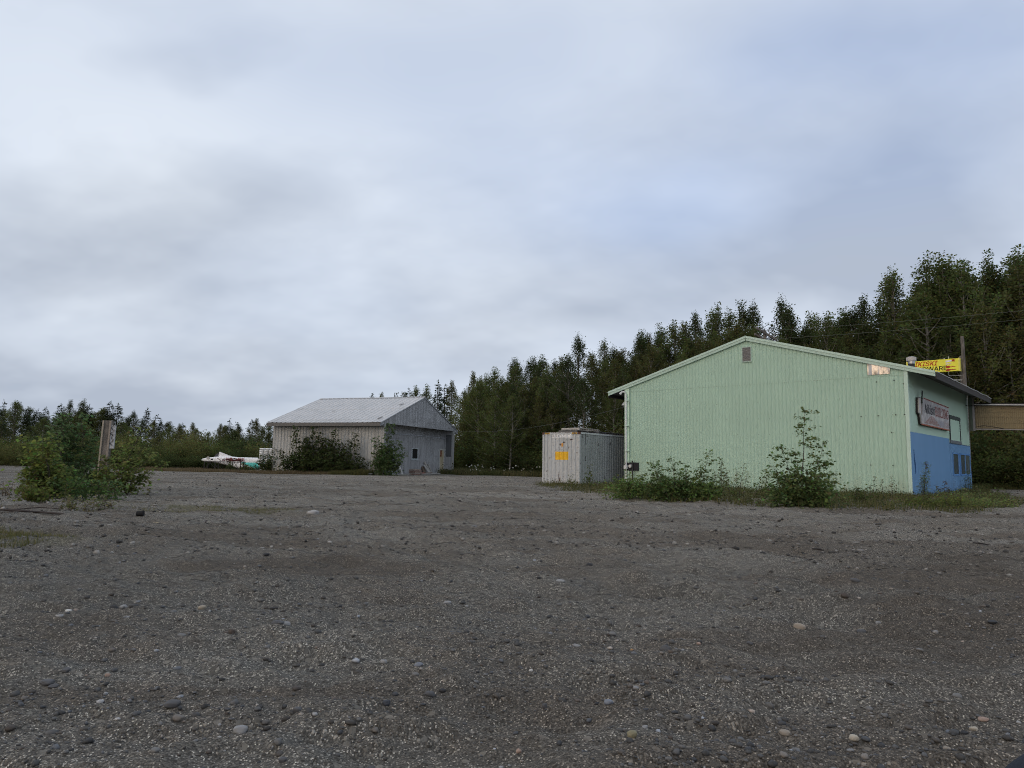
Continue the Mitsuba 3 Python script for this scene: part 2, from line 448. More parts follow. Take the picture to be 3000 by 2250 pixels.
TREES = [(-80.8, 103.8, 9.0, 'c'), (-78.7, 104.4, 8.6, 's'), (-78.4, 106.7, 9.2, 'c'), (-76.1, 105.8, 9.2, 'c'), (-72.5, 103.6, 8.7, 'c'), (-71.8, 104.9, 8.1, 'c'), (-70.3, 104.9, 7.8, 's'), (-68.2, 103.5, 8.1, 's'), (-67.4, 105.6, 8.8, 'c'), (-64.0, 103.0, 8.8, 'c'), (-63.5, 104.0, 9.1, 'c'), (-62.4, 104.3, 8.6, 'c'), (-60.3, 103.8, 7.6, 'b'), (-59.3, 104.3, 9.2, 'c'), (-58.4, 104.8, 8.9, 'c'), (-56.4, 105.5, 7.7, 'c'), (-52.7, 102.3, 8.1, 's'), (-51.2, 101.7, 6.2, 'b'), (-49.6, 100.2, 6.2, 's'), (-46.1, 95.8, 5.2, 'b'), (-43.2, 92.1, 5.3, 'b'), (-41.7, 92.4, 5.5, 'b'), (-38.7, 90.1, 4.1, 's'), (-37.2, 90.5, 5.3, 'b'), (-37.5, 92.9, 5.2, 'b'), (-36.5, 91.8, 6.2, 's'), (-35.4, 91.5, 4.7, 'b'), (-34.1, 93.1, 6.2, 's'), (-32.4, 90.2, 6.0, 'b'), (-32.8, 93.1, 5.1, 'b'), (-31.3, 91.9, 4.4, 'b'), (-21.9, 110.9, 11.7, 's'), (-20.6, 113.1, 11.6, 'b'), (-19.0, 114.2, 11.9, 's'), (-18.1, 111.3, 11.7, 's'), (-17.4, 113.0, 11.7, 'b'), (-16.4, 111.7, 12.5, 's'), (-15.4, 113.5, 12.8, 'b'), (-13.5, 113.4, 12.9, 'b'), (-11.7, 111.4, 13.9, 's'), (-10.7, 113.8, 13.6, 's'), (-9.6, 113.1, 13.6, 'b'), (-5.1, 88.8, 12.1, 'b'), (-3.8, 87.6, 11.4, 'b'), (-3.0, 84.9, 11.3, 'b'), (-1.9, 84.4, 12.0, 'b'), (0.1, 81.9, 12.9, 'c'), (0.5, 78.5, 12.3, 'c'), (2.0, 80.4, 12.7, 'c'), (2.5, 78.1, 12.4, 'c'), (3.1, 77.9, 12.4, 'c'), (3.7, 76.0, 12.4, 'c'), (4.4, 77.8, 12.2, 'c'), (5.2, 75.4, 12.2, 'b'), (7.1, 76.2, 14.8, 'c'), (9.2, 72.3, 13.6, 'c'), (10.5, 72.8, 13.0, 'c'), (10.5, 72.1, 12.5, 'b'), (11.5, 72.4, 12.7, 'b'), (12.4, 70.1, 13.8, 'c'), (12.8, 69.9, 13.9, 'c'), (13.7, 72.0, 14.4, 'c'), (14.1, 71.9, 14.2, 'b'), (14.7, 70.8, 14.2, 'c'), (15.5, 72.1, 15.3, 'c'), (15.8, 68.9, 14.9, 'b'), (17.6, 71.0, 15.2, 'b'), (17.8, 67.9, 15.7, 'c'), (19.9, 70.6, 16.3, 'c'), (20.3, 69.0, 16.6, 'c'), (21.2, 68.5, 16.1, 'c'), (22.6, 69.5, 16.8, 'c'), (23.6, 68.2, 16.8, 'c'), (25.9, 67.2, 17.1, 'c'), (25.3, 63.9, 15.6, 'c'), (27.4, 64.4, 15.1, 'c'), (27.4, 63.0, 14.5, 'b'), (28.5, 62.9, 14.4, 'b'), (29.6, 62.4, 15.5, 'c'), (31.2, 64.8, 16.0, 'c'), (30.6, 61.5, 15.5, 'c'), (31.4, 61.9, 16.6, 'c'), (33.5, 61.8, 19.1, 'c'), (34.9, 62.9, 18.8, 'c'), (36.2, 62.7, 18.2, 'c'), (37.1, 61.2, 20.3, 'c'), (36.4, 59.0, 19.8, 'c'), (37.8, 60.2, 19.8, 'c'), (39.2, 60.6, 19.0, 'c'), (38.5, 57.7, 18.6, 'c'), (41.4, 59.9, 20.0, 'c'), (41.3, 58.4, 18.5, 'c'), (43.2, 59.0, 20.5, 'c'), (44.4, 59.0, 20.2, 'c'), (45.7, 58.7, 19.6, 'c'), (46.6, 57.7, 19.7, 'c')]

# ------------------------------------------------------------------ the ground
EDGE_X = [-150, -60, -48, -30, -24, -20, -10, -4, 2, 8, 20, 30, 37, 50, 80, 150]
EDGE_Y = [72, 70, 69, 67, 73, 80, 84, 79, 66, 60, 55.5, 53.0, 50, 46, 40, 34]
BANK_X = [-60, -20, -5, 2, 10, 40]
BANK_H = [0.8, 0.8, 1.3, 2.3, 3.0, 2.0]


def sstep(a, b, x):
    t = np.clip((x - a) / (b - a), 0, 1)
    return t * t * (3 - 2 * t)


def gz(x, y):
    """Height of the ground."""
    x, y = np.asarray(x, float), np.asarray(y, float)
    p = np.stack([x, y, np.zeros_like(x)], -1)
    near = sstep(60, 25, np.hypot(x, y))
    z = 0.055 * (meshkit.fbm(p * 0.45, 3, 2) - 0.5) * 2 + 0.080 * (meshkit.fbm(p * np.array([0.9, 2.2, 1]), 3, 3) - 0.5) * 2 * near + 0.055 * (meshkit.fbm(p * np.array([4.0, 6.5, 1]), 3, 4) - 0.5) * 2 * near
    # wheel ruts that sweep round the yard
    for cx, cy, r, w, k in ((-7.0, -1.5, 11.5, 0.26, 0.05), (-7.0, -1.5, 13.2, 0.26, 0.05), (9.0, 15.5, 12.0, 0.24, 0.03), (4.0, -16.0, 22.5, 0.25, 0.045), (4.0, -16.0, 24.2, 0.25, 0.045), (-22, 4, 26.0, 0.3, 0.04)):
        rr = np.hypot(x - cx, y - cy) - r
        z = z - k * np.exp(-(rr / w) ** 2) + 0.6 * k * np.exp(-((np.abs(rr) - 1.9 * w) / w) ** 2)
    e = np.interp(x, EDGE_X, EDGE_Y)
    z = z + np.interp(x, BANK_X, BANK_H) * sstep(-0.5, 9, y - e) * (0.8 + 0.4 * meshkit.fbm(p * 0.3, 2, 7))
    return z


def ground_sheet():
    th = np.concatenate([np.linspace(-math.pi, -0.74, 60, endpoint=False), np.linspace(-0.74, 0.74, 800, endpoint=False), np.linspace(0.74, math.pi, 61)])
    rr = np.concatenate([[0.25, 1.0], np.geomspace(2.0, 40, 440), np.geomspace(40.8, 700, 90)])
    tt, r2 = np.meshgrid(th, rr)
    x, y = r2 * np.sin(tt), r2 * np.cos(tt)
    v = np.stack([x, y, gz(x, y)], -1).reshape(-1, 3)
    n, m = tt.shape
    i, j = np.meshgrid(np.arange(n - 1), np.arange(m - 1), indexing='ij')
    q = np.stack([i * m + j, (i + 1) * m + j, (i + 1) * m + j + 1, i * m + j + 1], -1).reshape(-1, 4)
    f = np.vstack([q[:, [0, 1, 2]], q[:, [0, 2, 3]]])
    k = np.arange(m - 1)
    v = np.vstack([v, [[0, 0, float(gz(0.0, 0.0))]]])
    f = np.vstack([f, np.stack([np.full(m - 1, len(v) - 1), k, k + 1], 1)])
    return trimesh.Trimesh(v, f[:, ::-1], process=False)


put('gravel_ground', ground_sheet(), 'm_gravel', smooth=True)
lab('gravel_ground', 'dark grey gravel yard with stones and faint wheel ruts', 'ground', kind='structure')

# ------------------------------------------------------------------ the green building
B = lab('metal_building', 'pale green corrugated metal building with a blue lower side wall, at the right', 'building')
th = 0.8415
GA, GB = np.array([-math.sin(th), math.cos(th), 0]), np.array([math.cos(th), math.sin(th), 0])
G = Frame((16.94, 30.11, 0), GA, GB)          # u along the front from the near corner, v along the side wall, z up
GW, GL, GAPEX, GS = 14.14, 13.7, 7.58, 0.2886
ROOF = lambda u: GAPEX - GS * abs(u - GW / 2)    # top of the roof
EAVE = 1.09
GREEN, DKGREEN, TRIM = (0.325, 0.43, 0.365), (0.15, 0.21, 0.17), (0.36, 0.47, 0.40)
core = prism([(0.03, -0.3), (GW - 0.03, -0.3), (GW - 0.03, ROOF(GW) - 0.14), (GW / 2, GAPEX - 0.14), (0.03, ROOF(0) - 0.14)], 0.06, GL - 0.02)
part(B, 'wall', G(core), color=(0.16, 0.17, 0.16))
top = lambda u: ROOF(u) - 0.13
part(B, 'lower_siding', G(corrugated(0.0, GW, -0.15, 5.19, 0.180, 0.022, prof=((0, 0), (.64, 0), (.73, 1), (.84, 1), (.96, 0)))), 'm_green')
up = corrugated(0.0, GW, 5.185, top, 0.180, 0.022, prof=((0, 0), (.64, 0), (.73, 1), (.84, 1), (.96, 0)), breaks=(GW / 2,))
up.vertices[:, 1] -= 0.006
up.faces = up.faces[up.vertices[up.faces[:, 2], 2] > 5.19]
part(B, 'upper_siding', G(up), 'm_green')
part(B, 'seam_strip', G(box(0.02, GW - 0.02, -0.0235, -0.015, 5.183, 5.195)), 'm_paint', GREEN)
# trims at the corners
part(B, 'corner_trim', G(trimesh.util.concatenate([box(-0.045, 0.11, -0.05, -0.035, -0.1, 5.36), box(-0.048, -0.036, -0.034, 0.10, 2.745, 5.36)])), 'm_paint', TRIM)
part(B, 'corner_trim', G(trimesh.util.concatenate([box(GW - 0.26, GW + 0.03, -0.060, -0.030, -0.1, 5.37), box(GW + 0.02, GW + 0.035, -0.06, 0.25, -0.1, 5.2)])), 'm_paint', (0.40, 0.53, 0.43))
# screws: rows of dark heads at the girts, real and small
screws = []
for zz in (0.6, 1.3, 2.7, 3.46, 4.25):
    for k in range(0, 78, 3):
        screws.append(box(0, 0.022, -0.034, -0.026, 0, 0.022).apply_translation((0.05 + k * 0.180, 0, zz + R.uniform(-0.01, 0.01))))
part(B, 'screw', G(trimesh.util.concatenate(screws)), color=(0.16, 0.20, 0.16), kind='stuff')
for u, z in ((1.19, 4.94), (0.49, 4.96), (0.13, 4.8), (1.87, 3.44), (1.18, 3.45), (0.48, 3.47), (0.14, 3.47), (0.67, 2.71), (1.55, 1.30), (0.67, 1.29)):
    m = trimesh.creation.cylinder(0.028, 0.012, sections=10)
    m.apply_transform(trimesh.transformations.rotation_matrix(math.pi / 2, (1, 0, 0)))
    part(B, 'bolt', G(m.apply_translation((u, -0.032, z))), color=(0.05, 0.06, 0.05))
# shiny patch near the roof
pa = corrugated(0.63, 1.535, 5.262, lambda u: min(5.93, ROOF(u) - 0.15), 0.30, 0.012, prof=((0, 0), (.3, .6), (.5, 1), (.8, .3)))
pa.vertices[:, 1] -= 0.045
part(B, 'metal_patch', G(pa), 'm_foil', label='shiny bare metal patch under the roof edge')
# louvred vent under the ridge
vf = [box(6.80, 6.84, -0.075, -0.02, 6.30, 7.08), box(7.27, 7.31, -0.075, -0.02, 6.30, 7.08), box(6.84, 7.27, -0.075, -0.02, 7.04, 7.08), box(6.84, 7.27, -0.075, -0.02, 6.30, 6.335)]
vent = part(B, 'gable_vent', G(trimesh.util.concatenate(vf)), 'm_paint', GREEN)
put(num(vent + '__back'), G(box(6.83, 7.28, -0.033, -0.028, 6.32, 7.06)), 'm_matte', (0.012, 0.012, 0.012))
for k in range(11):
    s = box(6.84, 7.27, -0.004, 0.004, -0.026, 0.026)
    s.apply_transform(trimesh.transformations.rotation_matrix(math.radians(38), (1, 0, 0)))
    put(num(vent + '__slat'), G(s.apply_translation((0, -0.058, 6.37 + k * 0.064))), 'm_matte', (0.27, 0.265, 0.265))
# roof
rf = []
for sgn in (-1, 1):
    a = (GW / 2, GAPEX), (GW / 2 + sgn * (GW / 2 + EAVE), ROOF(-EAVE))
    poly = [a[0], a[1], (a[1][0], a[1][1] - 0.11), (a[0][0], a[0][1] - 0.11)]
    rf.append(prism(poly if sgn > 0 else poly[::-1], -0.06, GL + 0.25))
roof = part(B, 'roof', G(trimesh.util.concatenate(rf)), 'm_matte', (0.085, 0.080, 0.075))
for sgn in (-1, 1):
    x1 = GW / 2 + sgn * (GW / 2 + EAVE)
    for dz0, dz1, y0, y1, col in ((0.035, -0.07, -0.155, -0.06, TRIM), (-0.07, -0.20, -0.125, -0.05, GREEN)):
        poly = [(GW / 2, GAPEX + dz0), (x1, ROOF(x1) + dz0), (x1, ROOF(x1) + dz1), (GW / 2, GAPEX + dz1)]
        part(B, 'rake_trim', G(prism(poly if sgn > 0 else poly[::-1], y0, y1)), 'm_paint', col)
part(B, 'ridge_joint', G(box(GW / 2 - 0.012, GW / 2 + 0.012, -0.160, -0.05, GAPEX - 0.21, GAPEX + 0.045)), color=DKGREEN)
for u, sg in ((-EAVE, -1), (GW + EAVE, 1)):
    z = ROOF(u)
    fa = G(box(u, u + sg * 0.045, -0.05, GL + 0.25, z - 0.30, z - 0.035))
    part(B, 'eave_fascia', fa, 'm_matte', (0.030, 0.027, 0.025))
    yy = np.linspace(-0.15, GL + 0.3, 60)
    lip = tube(np.stack([np.full(60, u + sg * 0.06), yy, z - 0.005 + 0.02 * np.sin(yy * 2.1 + 1) * sstep(3, 13, yy)], 1), 0.016, 5)
    part(B, 'drip_edge', G(lip), 'm_paint', (0.42, 0.43, 0.43))
# side wall
part(B, 'side_panel', G(box(-0.03, 0.03, 0.05, 8.1, 2.74, ROOF(0) - 0.10)), 'm_green')
part(B, 'side_panel', G(box(-0.03, 0.03, 8.1, GL, 2.515, ROOF(0) - 0.10)), 'm_green')
part(B, 'blue_panel', G(box(-0.033, 0.03, -0.036, 8.06, -0.15, 2.74)), 'm_blue', label='flat blue painted lower wall panel')
part(B, 'blue_backing', G(box(-0.018, 0.03, 8.06, GL, -0.15, 2.515)), 'm_blue')
bd = []
v = 8.07
while v < GL - 0.05:
    w = 0.27
    for lo, hi in ((-0.15, 2.51),):
        if v + w > 8.62 and v < 10.24 or v + w > 10.58 and v < 13.50:
            bd += [box(-0.042, -0.016, v, min(v + w - 0.03, GL), -0.15, 0.85), box(-0.042, -0.016, v, min(v + w - 0.03, GL), 2.06, 2.51)]
        else:
            bd.append(box(-0.042, -0.016, v, min(v + w - 0.03, GL), lo, hi))
    v += w
part(B, 'board_siding', G(trimesh.util.concatenate(bd)), 'm_blue', kind='stuff')
part(B, 'board_cap', G(box(-0.05, -0.03, 8.0, GL, 2.50, 2.535)), color=(0.05, 0.08, 0.12))


def side_window(v0, v1, z0, z1, mull):
    b = [box(-0.075, -0.02, v0, v1, z0, z0 + 0.09), box(-0.065, -0.02, v0, v1, z1 - 0.07, z1), box(-0.065, -0.02, v0, v0 + 0.09, z0 + 0.09, z1 - 0.07), box(-0.065, -0.02, v1 - 0.09, v1, z0 + 0.09, z1 - 0.07)]
    b += [box(-0.06, -0.02, q - 0.045, q + 0.045, z0 + 0.09, z1 - 0.07) for q in mull]
    w = part(B, 'window', G(trimesh.util.concatenate(b)), 'm_paint', (0.075, 0.19, 0.40))
    ed = [v0 + 0.09] + [q for m in mull for q in (m - 0.045, m + 0.045)] + [v1 - 0.09]
    for i in range(0, len(ed), 2):
        put(num(w + '__curtain'), G(box(-0.024, -0.019, ed[i], ed[i + 1], z0 + 0.09, z1 - 0.07)), 'm_matte', (0.12, 0.15, 0.17) if i else (0.09, 0.12, 0.14))
        put(num(w + '__pane'), G(trimesh.Trimesh([[-0.045, ed[i], z0 + 0.09], [-0.045, ed[i + 1], z0 + 0.09], [-0.045, ed[i + 1], z1 - 0.07], [-0.045, ed[i], z1 - 0.07]], [[0, 1, 2], [0, 2, 3]], process=False)), 'm_glass')


side_window(8.62, 10.22, 0.86, 2.05, ())
side_window(10.60, 13.48, 0.86, 2.05, (12.0,))
op = [box(-0.085, -0.03, 8.2, 11.0, 3.78, 3.97), box(-0.075, -0.03, 8.2, 8.33, 2.68, 3.78), box(-0.075, -0.03, 10.87, 11.0, 2.68, 3.78)]
o = part(B, 'boarded_opening', G(trimesh.util.concatenate(op)), color=(0.035, 0.045, 0.042))
put(num(o + '__panel'), G(box(-0.05, -0.03, 8.33, 10.87, 2.68, 3.78)), 'm_paint', (0.33, 0.46, 0.37))
put(num(o + '__sill'), G(box(-0.09, -0.03, 8.18, 11.02, 2.52, 2.68)), 'm_matte', (0.10, 0.115, 0.125))
# dented corner of the blue panel
part(B, 'torn_edge', G(tube([(-0.05, 0.45, 2.0), (-0.055, 0.52, 1.5), (-0.05, 0.60, 1.35), (-0.05, 0.62, 0.95)], [0.008, 0.018, 0.025, 0.012], 6)), color=(0.035, 0.09, 0.20))
# service mast at the far left corner of the front
GREY = (0.52, 0.53, 0.53)
pts = [(14.34, -0.13, 5.13), (14.30, -0.13, 5.19), (14.2, -0.13, 5.20), (14.10, -0.13, 5.16), (14.04, -0.13, 5.05), (14.03, -0.13, 4.8), (14.03, -0.13, 0.0)]
ms = part(B, 'service_mast', G(tube(pts, 0.045, 10)), 'm_paint', GREY, smooth=True)
put(num(ms + '__weatherhead'), G(tube([(14.31, -0.13, 5.18), (14.42, -0.13, 5.08)], [0.05, 0.075], 10)), 'm_paint', GREY)
for z in (4.69, 3.28, 1.89):
    put(num(ms + '__bracket'), G(trimesh.util.concatenate([box(13.86, 14.09, -0.19, -0.05, z - 0.02, z + 0.02), box(13.86, 13.93, -0.075, -0.03, z - 0.07, z + 0.07)])), 'm_paint', (0.40, 0.50, 0.43))
for z0, z1 in ((3.08, 5.4), (1.63, 2.64)):
    put(num(ms + '__strip'), G(box(13.81, 13.835, -0.068, -0.03, z0, z1)), 'm_paint', (0.30, 0.40, 0.33))
eb = part(B, 'meter_board', G(box(13.27, 14.13, -0.10, -0.04, 0.82, 1.26)), color=(0.018, 0.018, 0.022))
put(num(eb + '__box'), G(box(13.93, 14.12, -0.24, -0.10, 0.90, 1.10)), 'm_paint', GREY)
mt = trimesh.creation.cylinder(0.085, 0.16, sections=16)
mt.apply_transform(trimesh.transformations.rotation_matrix(math.pi / 2, (1, 0, 0)))
put(num(eb + '__meter'), G(mt.apply_translation((13.72, -0.18, 1.06))), 'm_paint', (0.48, 0.48, 0.47), smooth=20)
put(num(eb + '__post'), G(box(13.58, 13.63, -0.19, -0.14, 0.0, 1.36)), 'm_matte', (0.04, 0.04, 0.04))
lamp = part(B, 'eave_lamp', G(tube([(14.25, 0.1, 4.62), (14.25, 0.02, 4.56), (14.26, -0.05, 4.42)], [0.05, 0.07, 0.11], 10)), 'm_paint', (0.33, 0.33, 0.32))
# flue through the near slope
fl = np.array([18.93, 33.2])
fp = np.array([[fl[0], fl[1], 5.3], [fl[0], fl[1], 6.18]])
ch = part(B, 'flue', tube(fp, 0.145, 16), 'm_matte', (0.03, 0.03, 0.032))
put(num(ch + '__collar'), tube([[fl[0], fl[1], 6.12], [fl[0], fl[1], 6.27]], 0.155, 16), 'm_metal', (0.45, 0.45, 0.45))
put(num(ch + '__cap'), tube([[fl[0], fl[1], 6.25], [fl[0], fl[1], 6.42], [fl[0], fl[1], 6.45]], [0.215, 0.215, 0.13], 16), 'm_paint', (0.36, 0.34, 0.32))

# ------------------------------------------------------------------ the old sign on the side wall
S_ = lab('wall_sign', 'weathered white wooden shop sign with red and dark lettering, hung on the green side wall', 'sign')
PO = [(1.28, 4.28), (1.72, 4.32), (2.11, 4.31), (7.55, 4.25), (7.43, 3.13), (1.57, 3.14), (1.50, 3.34), (1.40, 3.56), (1.17, 3.62), (1.22, 3.95)]
SF = Frame(G.o, GB, -GA)                       # x along the side wall, y out of the wall
SM = trimesh.creation.extrude_polygon(Polygon(PO), 0.05, engine='earcut')


def on_side(m, out):
    """A mesh drawn in (v, z), thickness towards the street, lifted OUT metres off the side wall."""
    v = np.asarray(m.vertices)
    w = G.o + v[:, :1] * GB - (out + v[:, 2:]) * GA + v[:, 1:2] * np.array([[0, 0, 1.0]])
    return trimesh.Trimesh(w, np.asarray(m.faces), process=False)


put(num('wall_sign__board'), on_side(SM, 0.12), 'm_board')
part(S_, 'backing', on_side(trimesh.creation.extrude_polygon(Polygon(PO).buffer(0.025, join_style=2), 0.075, engine='earcut'), 0.04), color=(0.02, 0.018, 0.018))
RED = (0.17, 0.045, 0.035)
for z0, z1, a, b2 in ((4.265, 4.31, 2.11, 7.56), (3.10, 3.155, 1.55, 7.46)):
    part(S_, 'border', on_side(trimesh.creation.extrude_polygon(Polygon([(a, z0 + (0.04 if z0 > 4 else 0)), (b2, z0 - (0.02 if z0 > 4 else 0)), (b2, z1 - (0.02 if z0 > 4 else 0)), (a, z1 + (0.04 if z0 > 4 else 0))]), 0.02, engine='earcut'), 0.165), color=(0.22, 0.07, 0.04) if z0 < 4 else RED)
part(S_, 'stick', on_side(trimesh.creation.extrude_polygon(Polygon([(1.55, 4.05), (1.68, 4.05), (1.88, 4.62), (1.76, 4.64)]), 0.04, engine='earcut'), 0.175), color=(0.03, 0.04, 0.035))
part(S_, 'stick', on_side(trimesh.creation.extrude_polygon(Polygon([(1.52, 3.55), (1.62, 3.55), (1.86, 4.45), (1.78, 4.46)]), 0.03, engine='earcut'), 0.175), color=(0.20, 0.19, 0.19))


def side_text(text, h, v, z, **k):
    m = lettering(text, h, (0, 0, 0), (1, 0, 0), (0, 1, 0), 0.006, **k)
    m.vertices[:, :2] += (v, z)
    return on_side(m, 0.171)


part(S_, 'letters', side_text('Nikiski', 0.40, 2.15, 3.68, shear=0.35, stretch=1.22, bold=True), color=(0.04, 0.04, 0.045), label='dark slanted script')
part(S_, 'letters', side_text('BUILDING', 0.44, 4.35, 3.66, bold=True, stretch=1.0), color=(0.165, 0.075, 0.068), label='faded red block capitals')
for k in range(7):
    wv = 0.25 + 0.20 * k
    zz = 3.56 - 0.055 * k
    part(S_, 'painted_log', on_side(trimesh.creation.extrude_polygon(Polygon([(3.6 - wv * 1.0, zz), (3.7 + wv * 1.0, zz), (3.72 + wv * 1.05, zz + 0.032), (3.58 - wv, zz + 0.032)]), 0.004, engine='earcut'), 0.171), color=(0.21, 0.115, 0.10))
for k in range(9):
    v0 = 5.0 + 0.27 * k
    part(S_, 'faded_stroke', on_side(trimesh.creation.extrude_polygon(Polygon([(v0, 3.22 + 0.02 * (k % 3)), (v0 + 0.10, 3.22), (v0 + 0.16, 3.52 - 0.03 * (k % 2)), (v0 + 0.07, 3.5)]), 0.004, engine='earcut'), 0.171), color=(0.23, 0.235, 0.27) if k < 5 else (0.24, 0.18, 0.175))

# ------------------------------------------------------------------ the yellow sign on poles behind it
Y_ = lab('pole_sign', 'bright yellow box sign with red and black lettering on wooden poles behind the green roof', 'sign')
L0, L1 = np.array([27.13, 48.1, 7.66]), np.array([29.35, 46.0, 7.66])
yx = (L1 - L0) / np.linalg.norm(L1 - L0)
yl = float(np.linalg.norm(L1 - L0))
yn = np.cross(yx, (0, 0, 1.0))
YF = Frame(L0, yx, -yn)
YEL = (0.80, 0.58, 0.03)
bxs = box(0, yl, 0, 0.34, 0, 0.83)
part(Y_, 'cabinet', YF(bxs), 'm_paint', YEL)
part(Y_, 'cabinet_edge', YF(trimesh.util.concatenate([box(yl - 0.02, yl + 0.06, -0.02, 0.36, -0.02, 0.85), box(-0.05, 0.0, -0.02, 0.36, -0.02, 0.85)])), 'm_paint', (0.70, 0.55, 0.10))


def yfl(poly, d=0.008):
    m = trimesh.creation.extrude_polygon(Polygon(poly), d, engine='earcut')
    v = np.asarray(m.vertices)
    return trimesh.Trimesh(L0 + v[:, :1] * yx + v[:, 1:2] * np.array([[0, 0, 1.0]]) + (v[:, 2:] + 0.002) * yn, np.asarray(m.faces), process=False)


part(Y_, 'letters', lettering('NIKISKI', 0.30, L0 + yx * 0.12 + np.array([0, 0, 0.46]) + yn * 0.002, yx, bold=True, shear=0.28, stretch=1.0), color=(0.35, 0.03, 0.015), label='red slanted capitals')
part(Y_, 'letters', lettering('HARDWARE', 0.28, L0 + yx * 0.06 + np.array([0, 0, 0.10]) + yn * 0.002, yx, bold=True, stretch=1.06), color=(0.012, 0.012, 0.014), label='black block capitals')
part(Y_, 'saw_picture', yfl([(2.30, 0.72), (2.66, 0.74), (2.66, 0.66), (2.32, 0.60)]), color=(0.75, 0.74, 0.70))
part(Y_, 'saw_picture', yfl([(2.31, 0.55), (2.62, 0.55), (2.62, 0.50), (2.31, 0.42)]), color=(0.55, 0.50, 0.32))
part(Y_, 'tool_picture', yfl([(2.66, 0.78), (2.82, 0.80), (2.84, 0.63), (2.66, 0.64)]), color=(0.33, 0.04, 0.015))
part(Y_, 'tool_picture', yfl([(2.32, 0.36), (2.52, 0.37), (2.56, 0.31), (2.86, 0.33), (2.86, 0.29), (2.56, 0.27), (2.50, 0.22), (2.32, 0.22)]), color=(0.33, 0.04, 0.015))
part(Y_, 'tool_picture', yfl([(2.30, 0.13), (2.44, 0.17), (2.60, 0.13), (2.88, 0.13), (2.88, 0.09), (2.60, 0.07), (2.46, 0.02), (2.30, 0.04)]), color=(0.30, 0.05, 0.02))
part(Y_, 'pole', tube([(29.86, 46.25, -0.2), (29.80, 46.2, 6.7), (29.76, 46.15, 9.98)], [0.125, 0.115, 0.10], 12), 'm_wood', smooth=40)
part(Y_, 'pole', tube([(30.0, 46.8, -0.2), (29.98, 46.75, 8.76)], [0.11, 0.095], 12), 'm_wood', smooth=40)
part(Y_, 'bracket', tube([(29.8, 46.3, 7.08), (28.9, 46.6, 7.10), (28.5, 46.9, 7.10)], 0.028, 6), 'm_paint', (0.40, 0.42, 0.42))
part(Y_, 'bracket', tube([(29.8, 46.3, 7.38), (28.95, 46.45, 7.36), (28.93, 46.45, 7.68)], 0.016, 6), 'm_paint', (0.40, 0.42, 0.42))
for t_ in (2.2, 2.45):
    q = L0 + yx * t_ + np.array([0, 0, 0.83])
    part(Y_, 'eye_bolt', tube([q - yn * 0.15, q - yn * 0.15 + np.array([0, 0, 0.10 + 0.08 * (t_ > 2.3)])], 0.02, 6), 'm_paint', (0.5, 0.5, 0.48))

# ------------------------------------------------------------------ the empty sign cabinet at the far corner
C_ = lab('sign_cabinet', 'long empty sign cabinet with ribbed yellowed panel beside the far corner of the blue wall', 'sign')
cx = np.array([2.79, -0.40, 0])
cx /= np.linalg.norm(cx)
cn = np.cross(cx, (0, 0, 1.0))
CF = Frame((26.02, 39.75, 0), cx, -cn)
pn = corrugated(0.12, 5.9, 3.52, 4.78, 0.106, 0.022, prof=((0, 0), (.10, 0), (.22, 1), (.90, 1)))
pn.vertices[:, 1] += 0.20
k_ = part(C_, 'ribbed_panel', CF(pn), 'm_matte', (0.185, 0.145, 0.082), label='yellowed ribbed plastic panel')
for z in (3.83, 4.13, 4.43, 4.70):
    part(C_, 'panel_wire', CF(box(0.12, 5.9, 0.165, 0.176, z - 0.009, z + 0.009)), color=(0.14, 0.11, 0.06))
part(C_, 'top_rail', CF(box(0.0, 6.0, -0.05, 0.32, 4.82, 4.88)), 'm_paint', (0.33, 0.32, 0.30))
part(C_, 'top_lip', CF(box(0.10, 6.0, -0.03, 0.30, 4.885, 4.93)), color=(0.03, 0.028, 0.028))
part(C_, 'bottom_rail', CF(box(0.0, 6.0, -0.05, 0.32, 3.43, 3.49)), 'm_paint', (0.21, 0.185, 0.16))
part(C_, 'back', CF(box(0.06, 6.0, 0.27, 0.30, 3.49, 4.82)), color=(0.10, 0.09, 0.075))
part(C_, 'end_post', CF(box(-0.06, 0.05, -0.06, 0.33, 3.36, 5.35)), 'm_paint', (0.15, 0.135, 0.125))
part(C_, 'end_liner', CF(box(0.055, 0.085, -0.03, 0.30, 3.5, 4.8)), color=(0.025, 0.023, 0.022))
part(C_, 'hanging_wire', CF(tube([(0.12, -0.06, 3.60), (0.5, -0.07, 3.66), (0.9, -0.07, 3.60), (1.5, -0.06, 3.51)], 0.016, 5)), color=(0.012, 0.012, 0.012))
part(C_, 'hanging_wire', CF(tube([(1.4, -0.06, 4.62), (1.9, -0.07, 4.60), (2.6, -0.07, 4.75), (3.4, -0.05, 4.9)], 0.014, 5)), color=(0.06, 0.035, 0.025))
part(C_, 'feed_wire', CF(tube([(-0.9, -0.2, 5.0), (-0.3, -0.1, 4.75), (0.1, -0.06, 4.80), (0.2, -0.07, 4.70), (0.08, -0.06, 4.62)], 0.02, 6)), color=(0.012, 0.012, 0.012))

# ------------------------------------------------------------------ the shipping container
K_ = lab('shipping_container', 'grey rusty shipping container standing behind the left corner of the green building', 'container')
ct = 0.912
K = Frame((3.668, 37.93, -0.04), (-math.sin(ct), math.cos(ct), 0), (math.cos(ct), math.sin(ct), 0), 1.108)
KW, KL, KH = 2.42, 6.06, 2.60
CONT = 'm_container'
CP = ((0, 0), (.28, 0), (.40, 1), (.78, 1), (.90, 0))
inner = box(0.07, KW - 0.07, 0.09, KL - 0.09, 0.22, KH - 0.06)
part(K_, 'lining', K(inner), color=(0.10, 0.10, 0.10))


